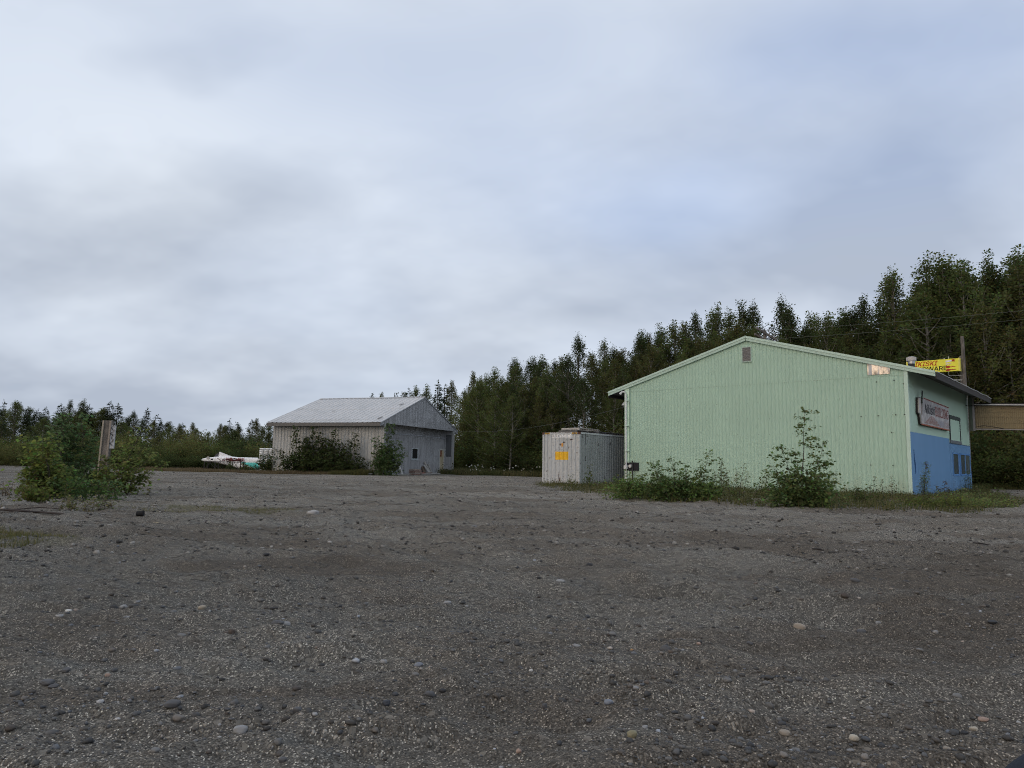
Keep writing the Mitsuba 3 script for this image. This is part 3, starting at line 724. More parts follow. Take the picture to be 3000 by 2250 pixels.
def k_front(u0, u1, z0, z1, off=0.0, d=0.045):
    m = corrugated(u0, u1, z0, z1, 0.262, d, phase=0.18, prof=CP)
    m.vertices[:, 1] += 0.055 - off
    return m


part(K_, 'end_panel', K(k_front(0.10, KW - 0.10, 0.17, KH - 0.12)), CONT)
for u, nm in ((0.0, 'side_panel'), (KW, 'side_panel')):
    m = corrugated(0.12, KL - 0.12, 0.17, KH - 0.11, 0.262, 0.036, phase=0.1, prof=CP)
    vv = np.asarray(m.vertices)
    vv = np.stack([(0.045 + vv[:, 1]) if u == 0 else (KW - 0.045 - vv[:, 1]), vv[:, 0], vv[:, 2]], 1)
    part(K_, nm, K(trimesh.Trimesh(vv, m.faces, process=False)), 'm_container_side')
part(K_, 'roof', K(box(0.04, KW - 0.04, 0.05, KL - 0.05, KH - 0.05, KH - 0.02)), CONT)
part(K_, 'far_doors', K(box(0.08, KW - 0.08, KL - 0.08, KL - 0.03, 0.17, KH - 0.11)), CONT)
for u in (0, KW - 0.10):
    for v in (0, KL - 0.12):
        part(K_, 'corner_post', K(box(u, u + 0.10, v, v + 0.12, 0.12, KH - 0.12)), CONT)
        for z in (0.0, KH - 0.118):
            cc = box(u - 0.004, u + 0.112, v - 0.004, v + 0.124, z, z + 0.118)
            part(K_, 'corner_casting', K(cc), color=(0.075, 0.035, 0.022) if z > 1 else (0.30, 0.29, 0.28))
part(K_, 'top_rail', K(box(0.112, KW - 0.112, 0.0, 0.07, KH - 0.115, KH - 0.01)), CONT)
part(K_, 'top_rail', K(box(0.112, KW - 0.112, KL - 0.07, KL, KH - 0.115, KH - 0.01)), CONT)
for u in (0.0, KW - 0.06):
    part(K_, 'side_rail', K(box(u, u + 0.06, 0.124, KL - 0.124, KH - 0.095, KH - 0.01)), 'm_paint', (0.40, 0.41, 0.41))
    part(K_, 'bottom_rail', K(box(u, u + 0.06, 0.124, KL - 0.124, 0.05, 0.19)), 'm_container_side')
part(K_, 'bottom_rail', K(trimesh.util.concatenate([box(0.112, 0.66, 0, 0.07, 0.02, 0.19), box(0.66, 1.62, 0, 0.07, 0.115, 0.19), box(1.62, KW - 0.112, 0, 0.07, 0.02, 0.19)])), CONT)
part(K_, 'name_strip', K(k_front(0.50, 1.80, 2.33, 2.49, 0.008)), 'm_paint', (0.78, 0.78, 0.77), label='white strip with worn lettering')
KX = -K.a
for i, (t_, u_) in enumerate((('S', 1.74), ('E', 1.62), ('A', 1.52), ('B', 1.38), ('1', 1.19), ('2', 0.90), ('7', 0.62))):
    part(K_, 'letter', lettering(t_, 0.085, K.p(u_, -0.005, 2.372), KX), color=(0.06, 0.06, 0.06) if i in (0, 2, 3) else (0.30, 0.30, 0.30))
part(K_, 'placard', K(k_front(0.75, 1.58, 1.24, 1.64, 0.003)), 'm_paint', (0.62, 0.34, 0.008), label='orange yellow rectangle')
part(K_, 'sticker', K(k_front(1.06, 1.19, 1.88, 2.06, 0.003)), 'm_paint', (0.45, 0.20, 0.03))
for sgn, u0 in ((1, 0.125), (-1, KW - 0.125)):
    for i in range(8):
        a0 = u0 + sgn * i * 0.045
        q = box(min(a0, a0 + sgn * 0.045), max(a0, a0 + sgn * 0.045), -0.004, -0.001, KH - 0.10, KH - 0.02)
        part(K_, 'hazard_stripe', K(q), color=((0.42, 0.24, 0.04) if i % 2 else (0.035, 0.02, 0.015)))
# worn and scraped places on the long side
for v, z, h in ((0.31, 2.30, 0.20), (0.56, 2.0, 0.55), (0.57, 1.2, 0.25), (2.0, 1.97, 0.14), (3.28, 2.05, 0.14), (0.75, 2.38, 0.08), (1.4, 0.35, 0.10), (2.6, 0.33, 0.12), (1.0, 0.30, 0.14)):
    part(K_, 'rust_scrape', K(box(-0.001, 0.012, v, v + 0.035, z, z + h)), color=(0.03, 0.022, 0.018))


# pallets lying on the container
def pallet(name, u, v, z, w, l, turn, label, col):
    t = lab(num(name), label, 'pallet')
    f = Frame(K.p(u, v, KH + z), (K.a * math.cos(turn) + K.b * math.sin(turn)), (K.b * math.cos(turn) - K.a * math.sin(turn)))
    for k in range(7):
        c = np.array(col) * R.uniform(0.8, 1.15)
        part(t, 'deck_board', f(box(k * l / 7, k * l / 7 + l / 9, 0, w, 0.10, 0.122)), color=c)
    for k in range(3):
        part(t, 'bearer', f(box(0, l, k * (w - 0.09) / 2, k * (w - 0.09) / 2 + 0.09, 0.02, 0.10)), color=np.array(col) * 0.75)
    for k in range(3):
        part(t, 'bottom_board', f(box(k * (l - 0.1) / 2, k * (l - 0.1) / 2 + 0.1, 0, w, 0.0, 0.018)), color=np.array(col) * 0.85)
    return t


pallet('wooden_pallet', 0.5, 0.5, 0.0, 1.1, 1.2, 0.0, 'dark weathered pallet lying flat on the container roof, under the pale one', (0.11, 0.105, 0.10))
pallet('wooden_pallet', 0.45, 0.65, 0.125, 1.9, 1.2, 0.05, 'pale grey pallet on top of the stack on the container roof', (0.40, 0.38, 0.35))
pallet('wooden_pallet', 0.2, 2.3, 0.0, 1.5, 1.3, 0.05, 'dark pallet on the container roof next to the green building', (0.09, 0.09, 0.095))
pallet('wooden_pallet', 0.3, 4.0, 0.0, 1.4, 1.3, -0.04, 'dark pallet on the container roof, mostly hidden behind the green building', (0.085, 0.085, 0.09))

# ------------------------------------------------------------------ the grey shed
H_ = lab('storage_shed', 'weathered grey metal shed with a ribbed roof and recessed front, left of the middle', 'shed')
ht = 1.228
HA, HB = np.array([math.cos(ht), math.sin(ht), 0]), np.array([-math.sin(ht), math.cos(ht), 0])
H = Frame((-9.8, 54.68, 0.06), HA, HB)          # u along the gable front, v along the left wall
HW, HL, HE, HAX = 13.04, 10.3, 4.25, 6.55
HS = (HAX - HE) / (HW / 2)
HR = lambda u: HAX - HS * abs(u - HW / 2)
REC = 0.93
OV = 0.72
part(H_, 'wall', H(prism([(0.03, -0.3), (HW - 0.03, -0.3), (HW - 0.03, HE - 0.08), (HW / 2, HAX - 0.08), (0.03, HE - 0.08)], REC + 0.05, HL - 0.02)), color=(0.13, 0.13, 0.13))
lw = corrugated(0.0, HL, -0.2, HE - 0.02, 0.30, 0.045, prof=((0, 0), (.5, 0), (.62, 1), (.84, 1), (.96, 0)))
vv = np.asarray(lw.vertices)
part(H_, 'left_siding', H(trimesh.Trimesh(np.stack([vv[:, 1] - 0.02, vv[:, 0], vv[:, 2]], 1), lw.faces, process=False)), 'm_siding', label='pale grey corrugated side wall')
part(H_, 'right_siding', H(box(HW - 0.03, HW + 0.02, 0.0, HL, -0.2, HE - 0.05)), 'm_siding')
part(H_, 'corner_post', H(box(-0.06, 0.14, -0.05, 0.09, -0.2, HE - 0.25)), 'm_siding')
part(H_, 'corner_post', H(box(HW - 0.16, HW + 0.06, -0.05, 0.09, -0.2, HE - 0.25)), 'm_siding')
# inner faces of the porch, the recessed wall, trim
part(H_, 'porch_cheek', H(box(HW - 0.08, HW - 0.035, 0.09, REC, -0.2, HE - 0.1)), 'm_grayboard')
part(H_, 'porch_cheek', H(box(0.035, 0.08, 0.09, REC, -0.2, HE - 0.1)), 'm_grayboard')
part(H_, 'porch_ceiling', H(box(0.08, HW - 0.08, 0.05, REC, HE - 0.12, HE - 0.08)), 'm_grayboard')
rw = corrugated(0.08, HW - 0.08, -0.2, 3.27, 0.52, 0.022, prof=((0, 0), (.78, 0), (.82, -1), (.93, -1), (.97, 0)))
rw.vertices[:, 1] += REC - 0.01
part(H_, 'front_wall', H(rw), 'm_grayboard')
rw2 = corrugated(0.08, HW - 0.08, 3.31, HE - 0.1, 0.52, 0.022, prof=((0, 0), (.78, 0), (.82, -1), (.93, -1), (.97, 0)))
rw2.vertices[:, 1] += REC - 0.025
part(H_, 'front_wall', H(rw2), 'm_grayboard')
part(H_, 'drip_strip', H(box(0.08, HW - 0.08, REC - 0.07, REC - 0.01, 3.26, 3.32)), 'm_paint', (0.36, 0.38, 0.41))
gb_ = corrugated(-OV, HW + OV, 0, lambda u: HR(u) - 0.02, 0.50, 0.025, prof=((0, 0), (.78, 0), (.82, -1), (.93, -1), (.97, 0)), breaks=(HW / 2, 0.0, HW, 0.01, HW - 0.01), zbot=lambda u: HE - 0.30 if 0 < u < HW else HR(u) - 0.30)
gb_.vertices[:, 1] -= 0.06
part(H_, 'gable_siding', H(gb_), 'm_grayboard', label='grey vertical boards of the gable')
part(H_, 'gable_backing', H(prism([(-OV + .02, HR(-OV) - 0.27), (0, HR(-OV) - 0.27), (0.02, HE - 0.28), (HW - 0.02, HE - 0.28), (HW, HR(-OV) - 0.27), (HW + OV - .02, HR(-OV) - 0.27), (HW + OV - 0.02, HR(HW + OV) - 0.03), (HW / 2, HAX - 0.03), (-OV + 0.02, HR(-OV) - 0.03)], -0.035, 0.03)), color=(0.12, 0.12, 0.12))
# roof: two ribbed slopes
for sgn in (-1, 1):
    n_ = 24
    vs = np.linspace(-0.16, HL + 0.14, n_ + 1)
    prof, yv = [], []
    for i in range(n_):
        a, b2 = vs[i], vs[i + 1]
        for t_, d in ((0, 0), (0.74, 0), (0.80, 0.028), (0.92, 0.028), (0.98, 0)):
            yv.append(a + t_ * (b2 - a))
            prof.append(d)
    yv, prof = np.array(yv + [vs[-1]]), np.array(prof + [0.0])
    x0, x1 = HW / 2, HW / 2 + sgn * (HW / 2 + OV)
    rows = []
    sag = lambda y: -0.05 * np.sin((y + 0.2) / HL * math.pi)
    for t_ in (0, 0.48, 0.485, 1.0):
        off = 0.012 if t_ >= 0.485 else 0.035
        x = x0 + t_ * (x1 - x0)
        rows.append(np.stack([np.full_like(yv, x), yv, HR(x) + prof + off + sag(yv) * (t_ > 0.2)], 1))
    v = np.vstack(rows)
    m = len(yv)
    f = []
    for r_ in range(3):
        i = np.arange(m - 1)
        f.append(np.stack([r_ * m + i, r_ * m + i + 1, (r_ + 1) * m + i + 1], 1))
        f.append(np.stack([r_ * m + i, (r_ + 1) * m + i + 1, (r_ + 1) * m + i], 1))
    part(H_, 'roof_sheet', H(trimesh.Trimesh(v, np.vstack(f), process=False)), 'm_roof')
    poly = [(x0, HR(x0) - 0.075), (x1, HR(x1) - 0.075), (x1, HR(x1) - 0.14), (x0, HR(x0) - 0.14)]
    part(H_, 'roof_deck', H(prism(poly if sgn > 0 else poly[::-1], -0.03, HL + 0.1)), color=(0.16, 0.145, 0.13))
    x2 = x1
    rk = [(x0, HAX + 0.035), (x2, HR(x2) + 0.035), (x2, HR(x2) - 0.06), (x0, HAX - 0.06)]
    part(H_, 'rake_trim', H(prism(rk if sgn > 0 else rk[::-1], -0.12, -0.085)), 'm_paint', (0.33, 0.345, 0.365))
    part(H_, 'eave_fascia', H(box(min(x1, x1 + sgn * 0.05), max(x1, x1 + sgn * 0.05), -0.06, HL + 0.12, HR(x1) - 0.30, HR(x1) - 0.02)), 'm_matte', (0.105, 0.10, 0.094))
    part(H_, 'soffit', H(box(min(x1, x1 - sgn * OV), max(x1, x1 - sgn * OV), 0.0, HL + 0.1, HR(x1) - 0.14, HR(x1) - 0.11)), color=(0.10, 0.092, 0.085))
part(H_, 'ridge_cap', H(prism([(HW / 2 - 0.2, HAX + 0.0), (HW / 2, HAX + 0.085), (HW / 2 + 0.2, HAX + 0.0), (HW / 2, HAX + 0.05)], -0.16, HL + 0.14)), 'm_roof')
for (t0, v0, L_) in ((0.83, 0.5, 1.1), (0.30, 0.75, 0.9), (0.55, 6.2, 0.4)):
    x = HW / 2 - t0 * (HW / 2 + OV)
    part(H_, 'lifted_flap', H(bar((x, v0, HR(x) + 0.07), (x - 0.5 * L_, v0 + 0.12, HR(x - 0.5 * L_) + 0.09), 0.12, 0.012)), color=(0.09, 0.085, 0.085))
# window and door in the recessed wall
wz0, wz1, wu0, wu1 = 1.16, 2.2, 6.36, 7.58
y = REC
fr = [box(wu0, wu1, y - 0.06, y, wz0, wz0 + 0.10), box(wu0, wu1, y - 0.05, y, wz1 - 0.07, wz1), box(wu0, wu0 + 0.12, y - 0.05, y, wz0 + 0.10, wz1 - 0.07), box(wu1 - 0.12, wu1, y - 0.05, y, wz0 + 0.10, wz1 - 0.07)]
w_ = part(H_, 'window', H(trimesh.util.concatenate(fr)), 'm_paint', (0.33, 0.36, 0.37))
put(num(w_ + '__sash'), H(box(wu0 + 0.12, wu1 - 0.12, y - 0.035, y - 0.005, wz0 + 0.10, wz0 + 0.16)), 'm_paint', (0.20, 0.24, 0.25))
put(num(w_ + '__dark_room'), H(box(wu0 + 0.12, wu1 - 0.12, y - 0.018, y - 0.012, wz0 + 0.16, wz1 - 0.07)), 'm_matte', (0.014, 0.015, 0.017))  # black sheet behind the pane, painted in place of the unlit room
put(num(w_ + '__pane'), H(trimesh.Trimesh([[wu0 + 0.12, y - 0.028, wz0 + 0.16], [wu1 - 0.12, y - 0.028, wz0 + 0.16], [wu1 - 0.12, y - 0.028, wz1 - 0.07], [wu0 + 0.12, y - 0.028, wz1 - 0.07]], [[0, 1, 2], [0, 2, 3]], process=False)), 'm_glass')
du0, du1 = 11.9, 13.0 - 0.06
d_ = part(H_, 'door', H(box(du0 + 0.10, du1 - 0.12, y - 0.035, y - 0.005, 0.05, 2.13)), 'm_rustdoor', label='cream door with a rusty upper corner')
put(num(d_ + '__frame'), H(trimesh.util.concatenate([box(du0, du0 + 0.10, y - 0.06, y, -0.05, 2.15), box(du1 - 0.12, du1, y - 0.06, y, -0.05, 2.15), box(du0, du1, y - 0.055, y, 2.15, 2.26)])), 'm_paint', (0.40, 0.40, 0.385))
put(num(d_ + '__knob'), H(tube([(du1 - 0.22, y - 0.035, 0.98), (du1 - 0.22, y - 0.11, 0.98)], 0.035, 10)), 'm_metal', (0.2, 0.2, 0.2))
part(H_, 'torn_panel', H(box(HW - 0.095, HW - 0.082, 0.2, 0.75, 1.55, 3.6)), color=(0.085, 0.09, 0.095))
part(H_, 'bracket', H(tube([(HW - 0.1, 0.1, 1.62), (HW - 0.1, 0.5, 1.60), (HW - 0.12, 0.55, 1.72)], 0.02, 5)), color=(0.05, 0.05, 0.05))
part(H_, 'porch_lamp', H(trimesh.creation.icosphere(2, 0.085).apply_translation((HW + OV - 1.1, -0.1, HR(HW + OV - 1.1) + 0.12))), 'm_paint', (0.7, 0.7, 0.66), smooth=True)
part(H_, 'threshold', H(box(0.2, HW - 0.2, -0.1, REC, -0.25, 0.0)), color=(0.20, 0.195, 0.185))

# ------------------------------------------------------------------ things lying about by the shed
def gp(x, y, dz=0.0):
    return np.array([x, y, float(gz(x, y)) + dz])


def hp(u, v, z=0.0):
    return H.p(u, v, z - 0.06)


def board(p0, p1, w, t, col, label, cat='board', up=(0, 0, 1), name='leaning_board', group=None, mat='m_matte'):
    k = num(name)
    put(k, bar(p0, p1, w, t, up), mat, np.array(col) if mat == 'm_matte' else None)
    return lab(k, label, cat, group)


WG = (0.27, 0.255, 0.235)
nb = -HB
board(hp(4.15, 0.52, 0.02), hp(3.95, 0.86, 0.92), 0.26, 0.03, (0.42, 0.41, 0.395), 'pale board leaning on the shed front, left of the brick-red stack', up=HB)
board(hp(9.30, 0.45, 0.02), hp(8.75, 0.84, 1.10), 0.20, 0.045, WG, 'tallest grey plank leaning on the shed front beside the door', up=HB)
board(hp(8.95, 0.35, 0.02), hp(8.55, 0.78, 0.82), 0.22, 0.045, (0.28, 0.27, 0.255), 'shorter pale plank leaning left of the tall grey plank', up=HB)
board(hp(9.75, 0.5, 0.02), hp(9.45, 0.85, 0.92), 0.12, 0.04, (0.25, 0.24, 0.22), 'narrow plank leaning nearest to the shed door', up=HB)
board(hp(8.45, 0.55, 0.0), hp(8.45, 0.86, 0.68), 0.48, 0.03, (0.10, 0.075, 0.055), 'square brown board leaning behind the planks at the shed front', up=HB)
board(hp(5.3, -0.75, 0.07), hp(8.9, -0.55, 0.10), 0.22, 0.09, (0.25, 0.245, 0.23), 'long grey timber lying on the ground in front of the shed', up=(0, 0, 1), name='ground_timber', cat='timber')
board(hp(5.4, -0.35, 0.06), hp(8.1, -0.15, 0.16), 0.30, 0.07, (0.12, 0.09, 0.075), 'dark timber lying behind the long grey one', up=(0, 0, 1), name='ground_timber', cat='timber')
board(gp(-12.05, 53.65, 0.08), gp(-10.35, 53.35, 0.10), 0.30, 0.05, (0.29, 0.28, 0.25), 'flat grey plank on the gravel at the near corner of the shed', name='ground_plank', cat='plank')
st = lab(num('slab_stack'), 'stack of brick-red and pale slabs on the ground at the shed front', 'slab stack')
for k in range(8):
    c = ((0.16, 0.075, 0.055), (0.34, 0.31, 0.27), (0.13, 0.06, 0.05), (0.28, 0.23, 0.19))[k % 4]
    f = Frame(hp(4.75 + 0.05 * R.uniform(-1, 1), -0.45, 0.02 + k * 0.058), HA, HB)
    part(st, 'slab', f(box(-0.3, 1.15 - 0.06 * k * R.uniform(0.3, 1), 0, 0.55, 0, 0.05)), color=c)
for k, (u, v, r) in enumerate(((6.1, -0.35, 0.16), (6.35, -0.3, 0.13), (6.25, -0.5, 0.10))):
    m = trimesh.creation.icosphere(1, r)
    m.vertices *= (1.2, 1, 0.8)
    key = num('brick_rubble')
    put(key, m.apply_translation(hp(u, v, r * 0.6)), 'm_matte', (0.17, 0.06, 0.045))
    lab(key, ('reddish lump of rubble nearest to the slab stack', 'reddish lump of rubble farthest right of the slab stack', 'small reddish lump of rubble in front of the other two')[k], 'rubble')

# ------------------------------------------------------------------ the aircraft wreck, the rack, the white stack
A_ = lab('aircraft_wreck', 'wingless white aircraft fuselage with a turquoise stripe, lying beyond the shed at the left', 'aircraft')
AF = Frame((-26.4, 61.3, 0.08), (1, 0.05, 0), (-0.05, 1, 0))
# section along the body: x, bottom, top, half width
SEC = [(0.0, 0.74, 1.00, 0.16), (0.6, 0.70, 1.10, 0.24), (1.3, 0.58, 1.16, 0.32), (2.2, 0.38, 1.17, 0.42), (3.0, 0.16, 1.14, 0.50), (3.8, 0.10, 1.12, 0.55), (4.8, 0.10, 1.10, 0.58), (6.4, 0.12, 1.06, 0.58)]
g = np.linspace(0, 2 * np.pi, 25)[:-1]
rows = []
for x, zb, zt, hw in SEC:
    c, s = np.cos(g), np.sin(g)
    e = 0.62
    rows.append(np.stack([np.full(24, x), hw * np.sign(c) * np.abs(c) ** e, (zb + zt) / 2 + (zt - zb) / 2 * np.sign(s) * np.abs(s) ** e], 1))
v = np.vstack(rows)
f = []
for r_ in range(len(SEC) - 1):
    i = np.arange(24)
    j = (i + 1) % 24
    f += [np.stack([r_ * 24 + i, r_ * 24 + j, (r_ + 1) * 24 + j], 1), np.stack([r_ * 24 + i, (r_ + 1) * 24 + j, (r_ + 1) * 24 + i], 1)]
v = np.vstack([v, [[0, 0, 0.87]]])
f.append(np.stack([np.full(24, len(v) - 1), (np.arange(24) + 1) % 24, np.arange(24)], 1))
body = trimesh.Trimesh(v, np.vstack(f), process=False)
part(A_, 'fuselage', AF(body), 'm_paint', (0.62, 0.62, 0.64), smooth=True)


def strip(x0, x1, lo, hi, off=0.012, n=14):
    """A band along the camera side of the body between two heights (functions of x)."""
    xs = np.linspace(x0, x1, n)
    S = np.array(SEC)
    vv, ff = [], []
    K_n = 6
    for x in xs:
        zb, zt, hw = (np.interp(x, S[:, 0], S[:, k]) for k in (1, 2, 3))
        for k in range(K_n):
            z = lo(x) + (hi(x) - lo(x)) * k / (K_n - 1)
            s = np.clip((z - (zb + zt) / 2) / ((zt - zb) / 2), -0.98, 0.98)
            sv = np.abs(s) ** (1 / 0.62)
            vv.append((x, -hw * (1 - sv ** 2) ** (0.5 * 0.62) - off, z))
    for a in range(n - 1):
        for k in range(K_n - 1):
            p = a * K_n + k
            ff += [(p, p + K_n, p + K_n + 1), (p, p + K_n + 1, p + 1)]
    return AF(trimesh.Trimesh(vv, ff, process=False))


part(A_, 'stripe', strip(3.35, 5.6, lambda x: 0.62 - 0.42 * min(1, (x - 3.35) / 1.1), lambda x: 0.70 + 0.0 * x), 'm_paint', (0.10, 0.50, 0.47), label='turquoise stripe')
part(A_, 'keel_shade_strip', strip(0.6, 3.3, lambda x: np.interp(x, [0.6, 1.3, 2.2, 3.0, 3.4], [0.69, 0.57, 0.37, 0.15, 0.12]) + 0.012, lambda x: np.interp(x, [0.6, 1.3, 2.2, 3.0, 3.4], [0.69, 0.57, 0.37, 0.15, 0.12]) + 0.09), 'm_matte', (0.26, 0.25, 0.24))  # grey strip painted on for the shade under the hull
fin = prism([(1.22, 1.10), (1.24, 1.56), (1.30, 1.56), (2.35, 1.17), (2.35, 1.10)], -0.035, 0.035)
part(A_, 'fin', AF(fin), 'm_paint', (0.64, 0.64, 0.66))
part(A_, 'rudder_stub', AF(prism([(0.82, 1.10), (0.98, 1.36), (1.20, 1.50), (1.21, 1.10)], -0.02, 0.02)), 'm_matte', (0.05, 0.05, 0.055))
part(A_, 'hatch', strip(0.66, 0.84, lambda x: 0.86, lambda x: 0.96, 0.015, 4), color=(0.02, 0.02, 0.03))
part(A_, 'round_cover', AF(tube([(0.42, -0.24, 1.03), (0.42, -0.27, 1.03)], [0.13, 0.13], 14)), 'm_paint', (0.30, 0.29, 0.27))
part(A_, 'tail_fitting', AF(tube([(0.0, 0, 0.87), (-0.12, 0, 0.86), (-0.2, 0.05, 0.84)], [0.12, 0.10, 0.05], 8)), 'm_paint', (0.45, 0.47, 0.45))
for t_, x in (('N', 2.05), ('O', 2.32), ('I', 3.02), ('D', 3.10), ('X', 3.36)):
    part(A_, 'letter', lettering(t_, 0.26, AF.p(x, -0.60, 0.82), AF.a, depth=0.02, bold=True), color=(0.20, 0.03, 0.04))

K2 = lab('scrap_rack', 'long dark steel rack on braced legs in front of the aircraft fuselage', 'rack')
RF = Frame((-25.0, 58.0, 0.05), (1, 0.02, 0), (-0.02, 1, 0))
DK = (0.022, 0.020, 0.020)
part(K2, 'top_frame', RF(trimesh.util.concatenate([box(0, 3.05, 0, 0.06, 0.72, 0.79), box(0, 3.05, 0.74, 0.80, 0.72, 0.79), box(0, 0.06, 0.06, 0.74, 0.72, 0.78), box(2.99, 3.05, 0.06, 0.74, 0.72, 0.78)])), color=DK)
for u in (0.05, 0.92, 2.05, 2.98):
    for v in (0.03, 0.77):
        part(K2, 'leg', RF(bar((u, v, -0.1), (u, v, 0.72), 0.05, 0.05, (0, 1, 0))), color=DK)
        if 0.5 < u < 2.5:
            for s in (-1, 1):
                part(K2, 'brace', RF(bar((u, v, 0.22), (u + s * 0.45, v, 0.72), 0.025, 0.025, (0, 1, 0))), color=DK)
for s, u in ((1, 0.05), (-1, 2.95)):
    part(K2, 'brace', RF(bar((u - s * 0.0, 0.03, 0.05), (u + s * 0.5, 0.03, 0.72), 0.03, 0.03, (0, 1, 0))), color=DK)
P_ = lab('scrap_heap', 'heap of rusty dark red scrap iron piled on the steel rack', 'scrap')
for k in range(34):
    u = R.uniform(1.15, 2.85)
    a = R.normal(0, 0.5)
    L_ = R.uniform(0.3, 0.75)
    z = 0.81 + R.uniform(0, 0.22) * (1 - abs((u - 2.0) / 1.0) ** 2 * 0.7)
    p0 = np.array([u, R.uniform(0.1, 0.7), z])
    p1 = p0 + np.array([math.cos(a), 0.4 * math.sin(a * 3), 0.22 * math.sin(a)]) * L_ * 0.6
    p1[0] = min(p1[0], 2.95)
    p1[2] = max(p1[2], 0.8)
    part(P_, 'scrap_bar', RF(tube([p0, (p0 + p1) / 2 + R.normal(0, 0.02, 3), p1], R.uniform(0.02, 0.055), 5)), color=np.array((0.085, 0.022, 0.018)) * R.uniform(0.4, 1.3))
part(P_, 'hooked_bar', RF(tube([(1.3, 0.3, 0.83), (1.1, 0.3, 0.95), (1.02, 0.3, 1.04), (0.95, 0.3, 1.02)], 0.025, 5)), color=(0.05, 0.02, 0.02))

WHITE = (0.66, 0.66, 0.65)
WF = Frame((-21.5, 60.6, 0.06), (0.99, 0.12, 0), (-0.12, 0.99, 0))
n = 0
for row in range(11):
    z = 0.02 + row * 0.178
    xs = np.cumsum([0.02 * R.uniform(-1, 2)] + list(R.uniform(0.36, 0.56, 3)))
    for k in range(3):
        m = trimesh.creation.icosphere(2, 1.0)
        v = m.vertices
        v = np.sign(v) * np.abs(v) ** 0.55
        v = v * np.array([(xs[k + 1] - xs[k]) / 2 * 0.95, 0.34, 0.082])
        v = v + 0.035 * (meshkit.fbm(v * 5 + row * 3 + k, 2, row) - 0.5)[:, None] * np.array([1, 1, 0.6])
        m.vertices = v + ((xs[k] + xs[k + 1]) / 2, 0.4 + 0.05 * R.uniform(-1, 1), z + 0.09)
        key = num('white_sack')
        put(key, WF(m), 'm_paint', np.array(WHITE) * R.uniform(0.86, 1.05), smooth=True)
        lab(key, f'white sack at the {("left", "middle", "right")[k]} of row {row + 1} from the bottom of the white stack', 'sack', 'sacks in the white stack beside the shed')

# ------------------------------------------------------------------ post in the left thicket, branch, cup
W_ = lab('wooden_post', 'weathered wooden post with a narrow pale panel, standing in the bushes at the left', 'post')
PB = gp(-11.80, 20.6)
lean = np.array([0.025, 0, 1.0])


def pbox(x0, x1, y0, y1, z0, z1, **k):
    m = box(x0, x1, y0, y1, z0, z1)
    v = np.asarray(m.vertices)
    m.vertices = PB + v * (1, 1, 1) + v[:, 2:] * (lean * (1, 1, 0))
    return m


part(W_, 'plank', pbox(-0.085, 0.115, 0.0, 0.12, -0.2, 2.09), 'm_wood')
part(W_, 'batten', pbox(0.078, 0.128, -0.04, -0.002, 0.3, 2.09), color=(0.20, 0.172, 0.145))
part(W_, 'batten', pbox(-0.135, -0.09, -0.03, 0.08, -0.2, 2.09), color=(0.24, 0.21, 0.17))
part(W_, 'pale_panel', pbox(0.130, 0.255, -0.01, 0.03, 1.28, 1.95), 'm_paint', (0.30, 0.31, 0.33))
for z, dx in ((1.88, 0.0), (1.72, 0.02), (1.60, -0.01), (1.44, 0.02)):
    part(W_, 'creeper_stem', tube([PB + (0.28 + dx, -0.05, z + 0.10), PB + (0.23, -0.04, z + 0.02), PB + (0.20 - dx, -0.03, z), PB + (0.25, -0.04, z - 0.08)], 0.009, 4), color=(0.02, 0.018, 0.015))
key = num('fallen_branch')
bp = [gp(-10.4, 13.9, 0.03), gp(-9.6, 13.75, 0.06), gp(-8.9, 13.6, 0.03), gp(-8.1, 13.2, 0.05), gp(-7.35, 12.55, 0.02)]
put(key, [tube(bp, [0.012, 0.022, 0.024, 0.022, 0.008], 6), tube([bp[1], bp[1] + (0.5, 0.18, 0.05), bp[1] + (1.1, 0.1, 0.02)], [0.012, 0.01, 0.004], 5), tube([bp[2], bp[2] + (-0.2, -0.2, 0.03), bp[2] + (-0.6, -0.25, 0.0)], [0.01, 0.008, 0.003], 5)], 'm_matte', (0.030, 0.024, 0.022))
lab(key, 'thin dark fallen branch on the gravel in front of the left bushes', 'branch')
key = num('black_cup')
q = gp(-6.72, 13.05)
put(key, tube([q + (-0.055, 0, 0.04), q + (0.06, 0.01, 0.05)], [0.045, 0.052], 14), 'm_matte', (0.008, 0.008, 0.009))
lab(key, 'small black cup lying on the gravel right of the branch', 'cup')
for (x, y, dx, dy, l_) in ((4.05, 9.45, 0.14, -0.03, 'left one of two dark sticks end to end on the gravel in the right half'), (4.22, 9.38, 0.13, -0.02, 'right one of two dark sticks end to end on the gravel in the right half'), (6.85, 10.42, 0.26, -0.01, 'straight dark stick on the gravel near the right edge'), (9.55, 14.4, 0.24, -0.1, 'dark wood chip on the gravel below the blue wall')):
    key = num('dark_stick')
    a, b2 = gp(x - dx / 2, y - dy / 2, 0.012), gp(x + dx / 2, y + dy / 2, 0.016)
    put(key, tube([a, (a + b2) / 2 + (0, 0, 0.006), b2], [0.006, 0.011, 0.007], 6), 'm_matte', (0.020, 0.017, 0.016))
    lab(key, l_, 'stick')

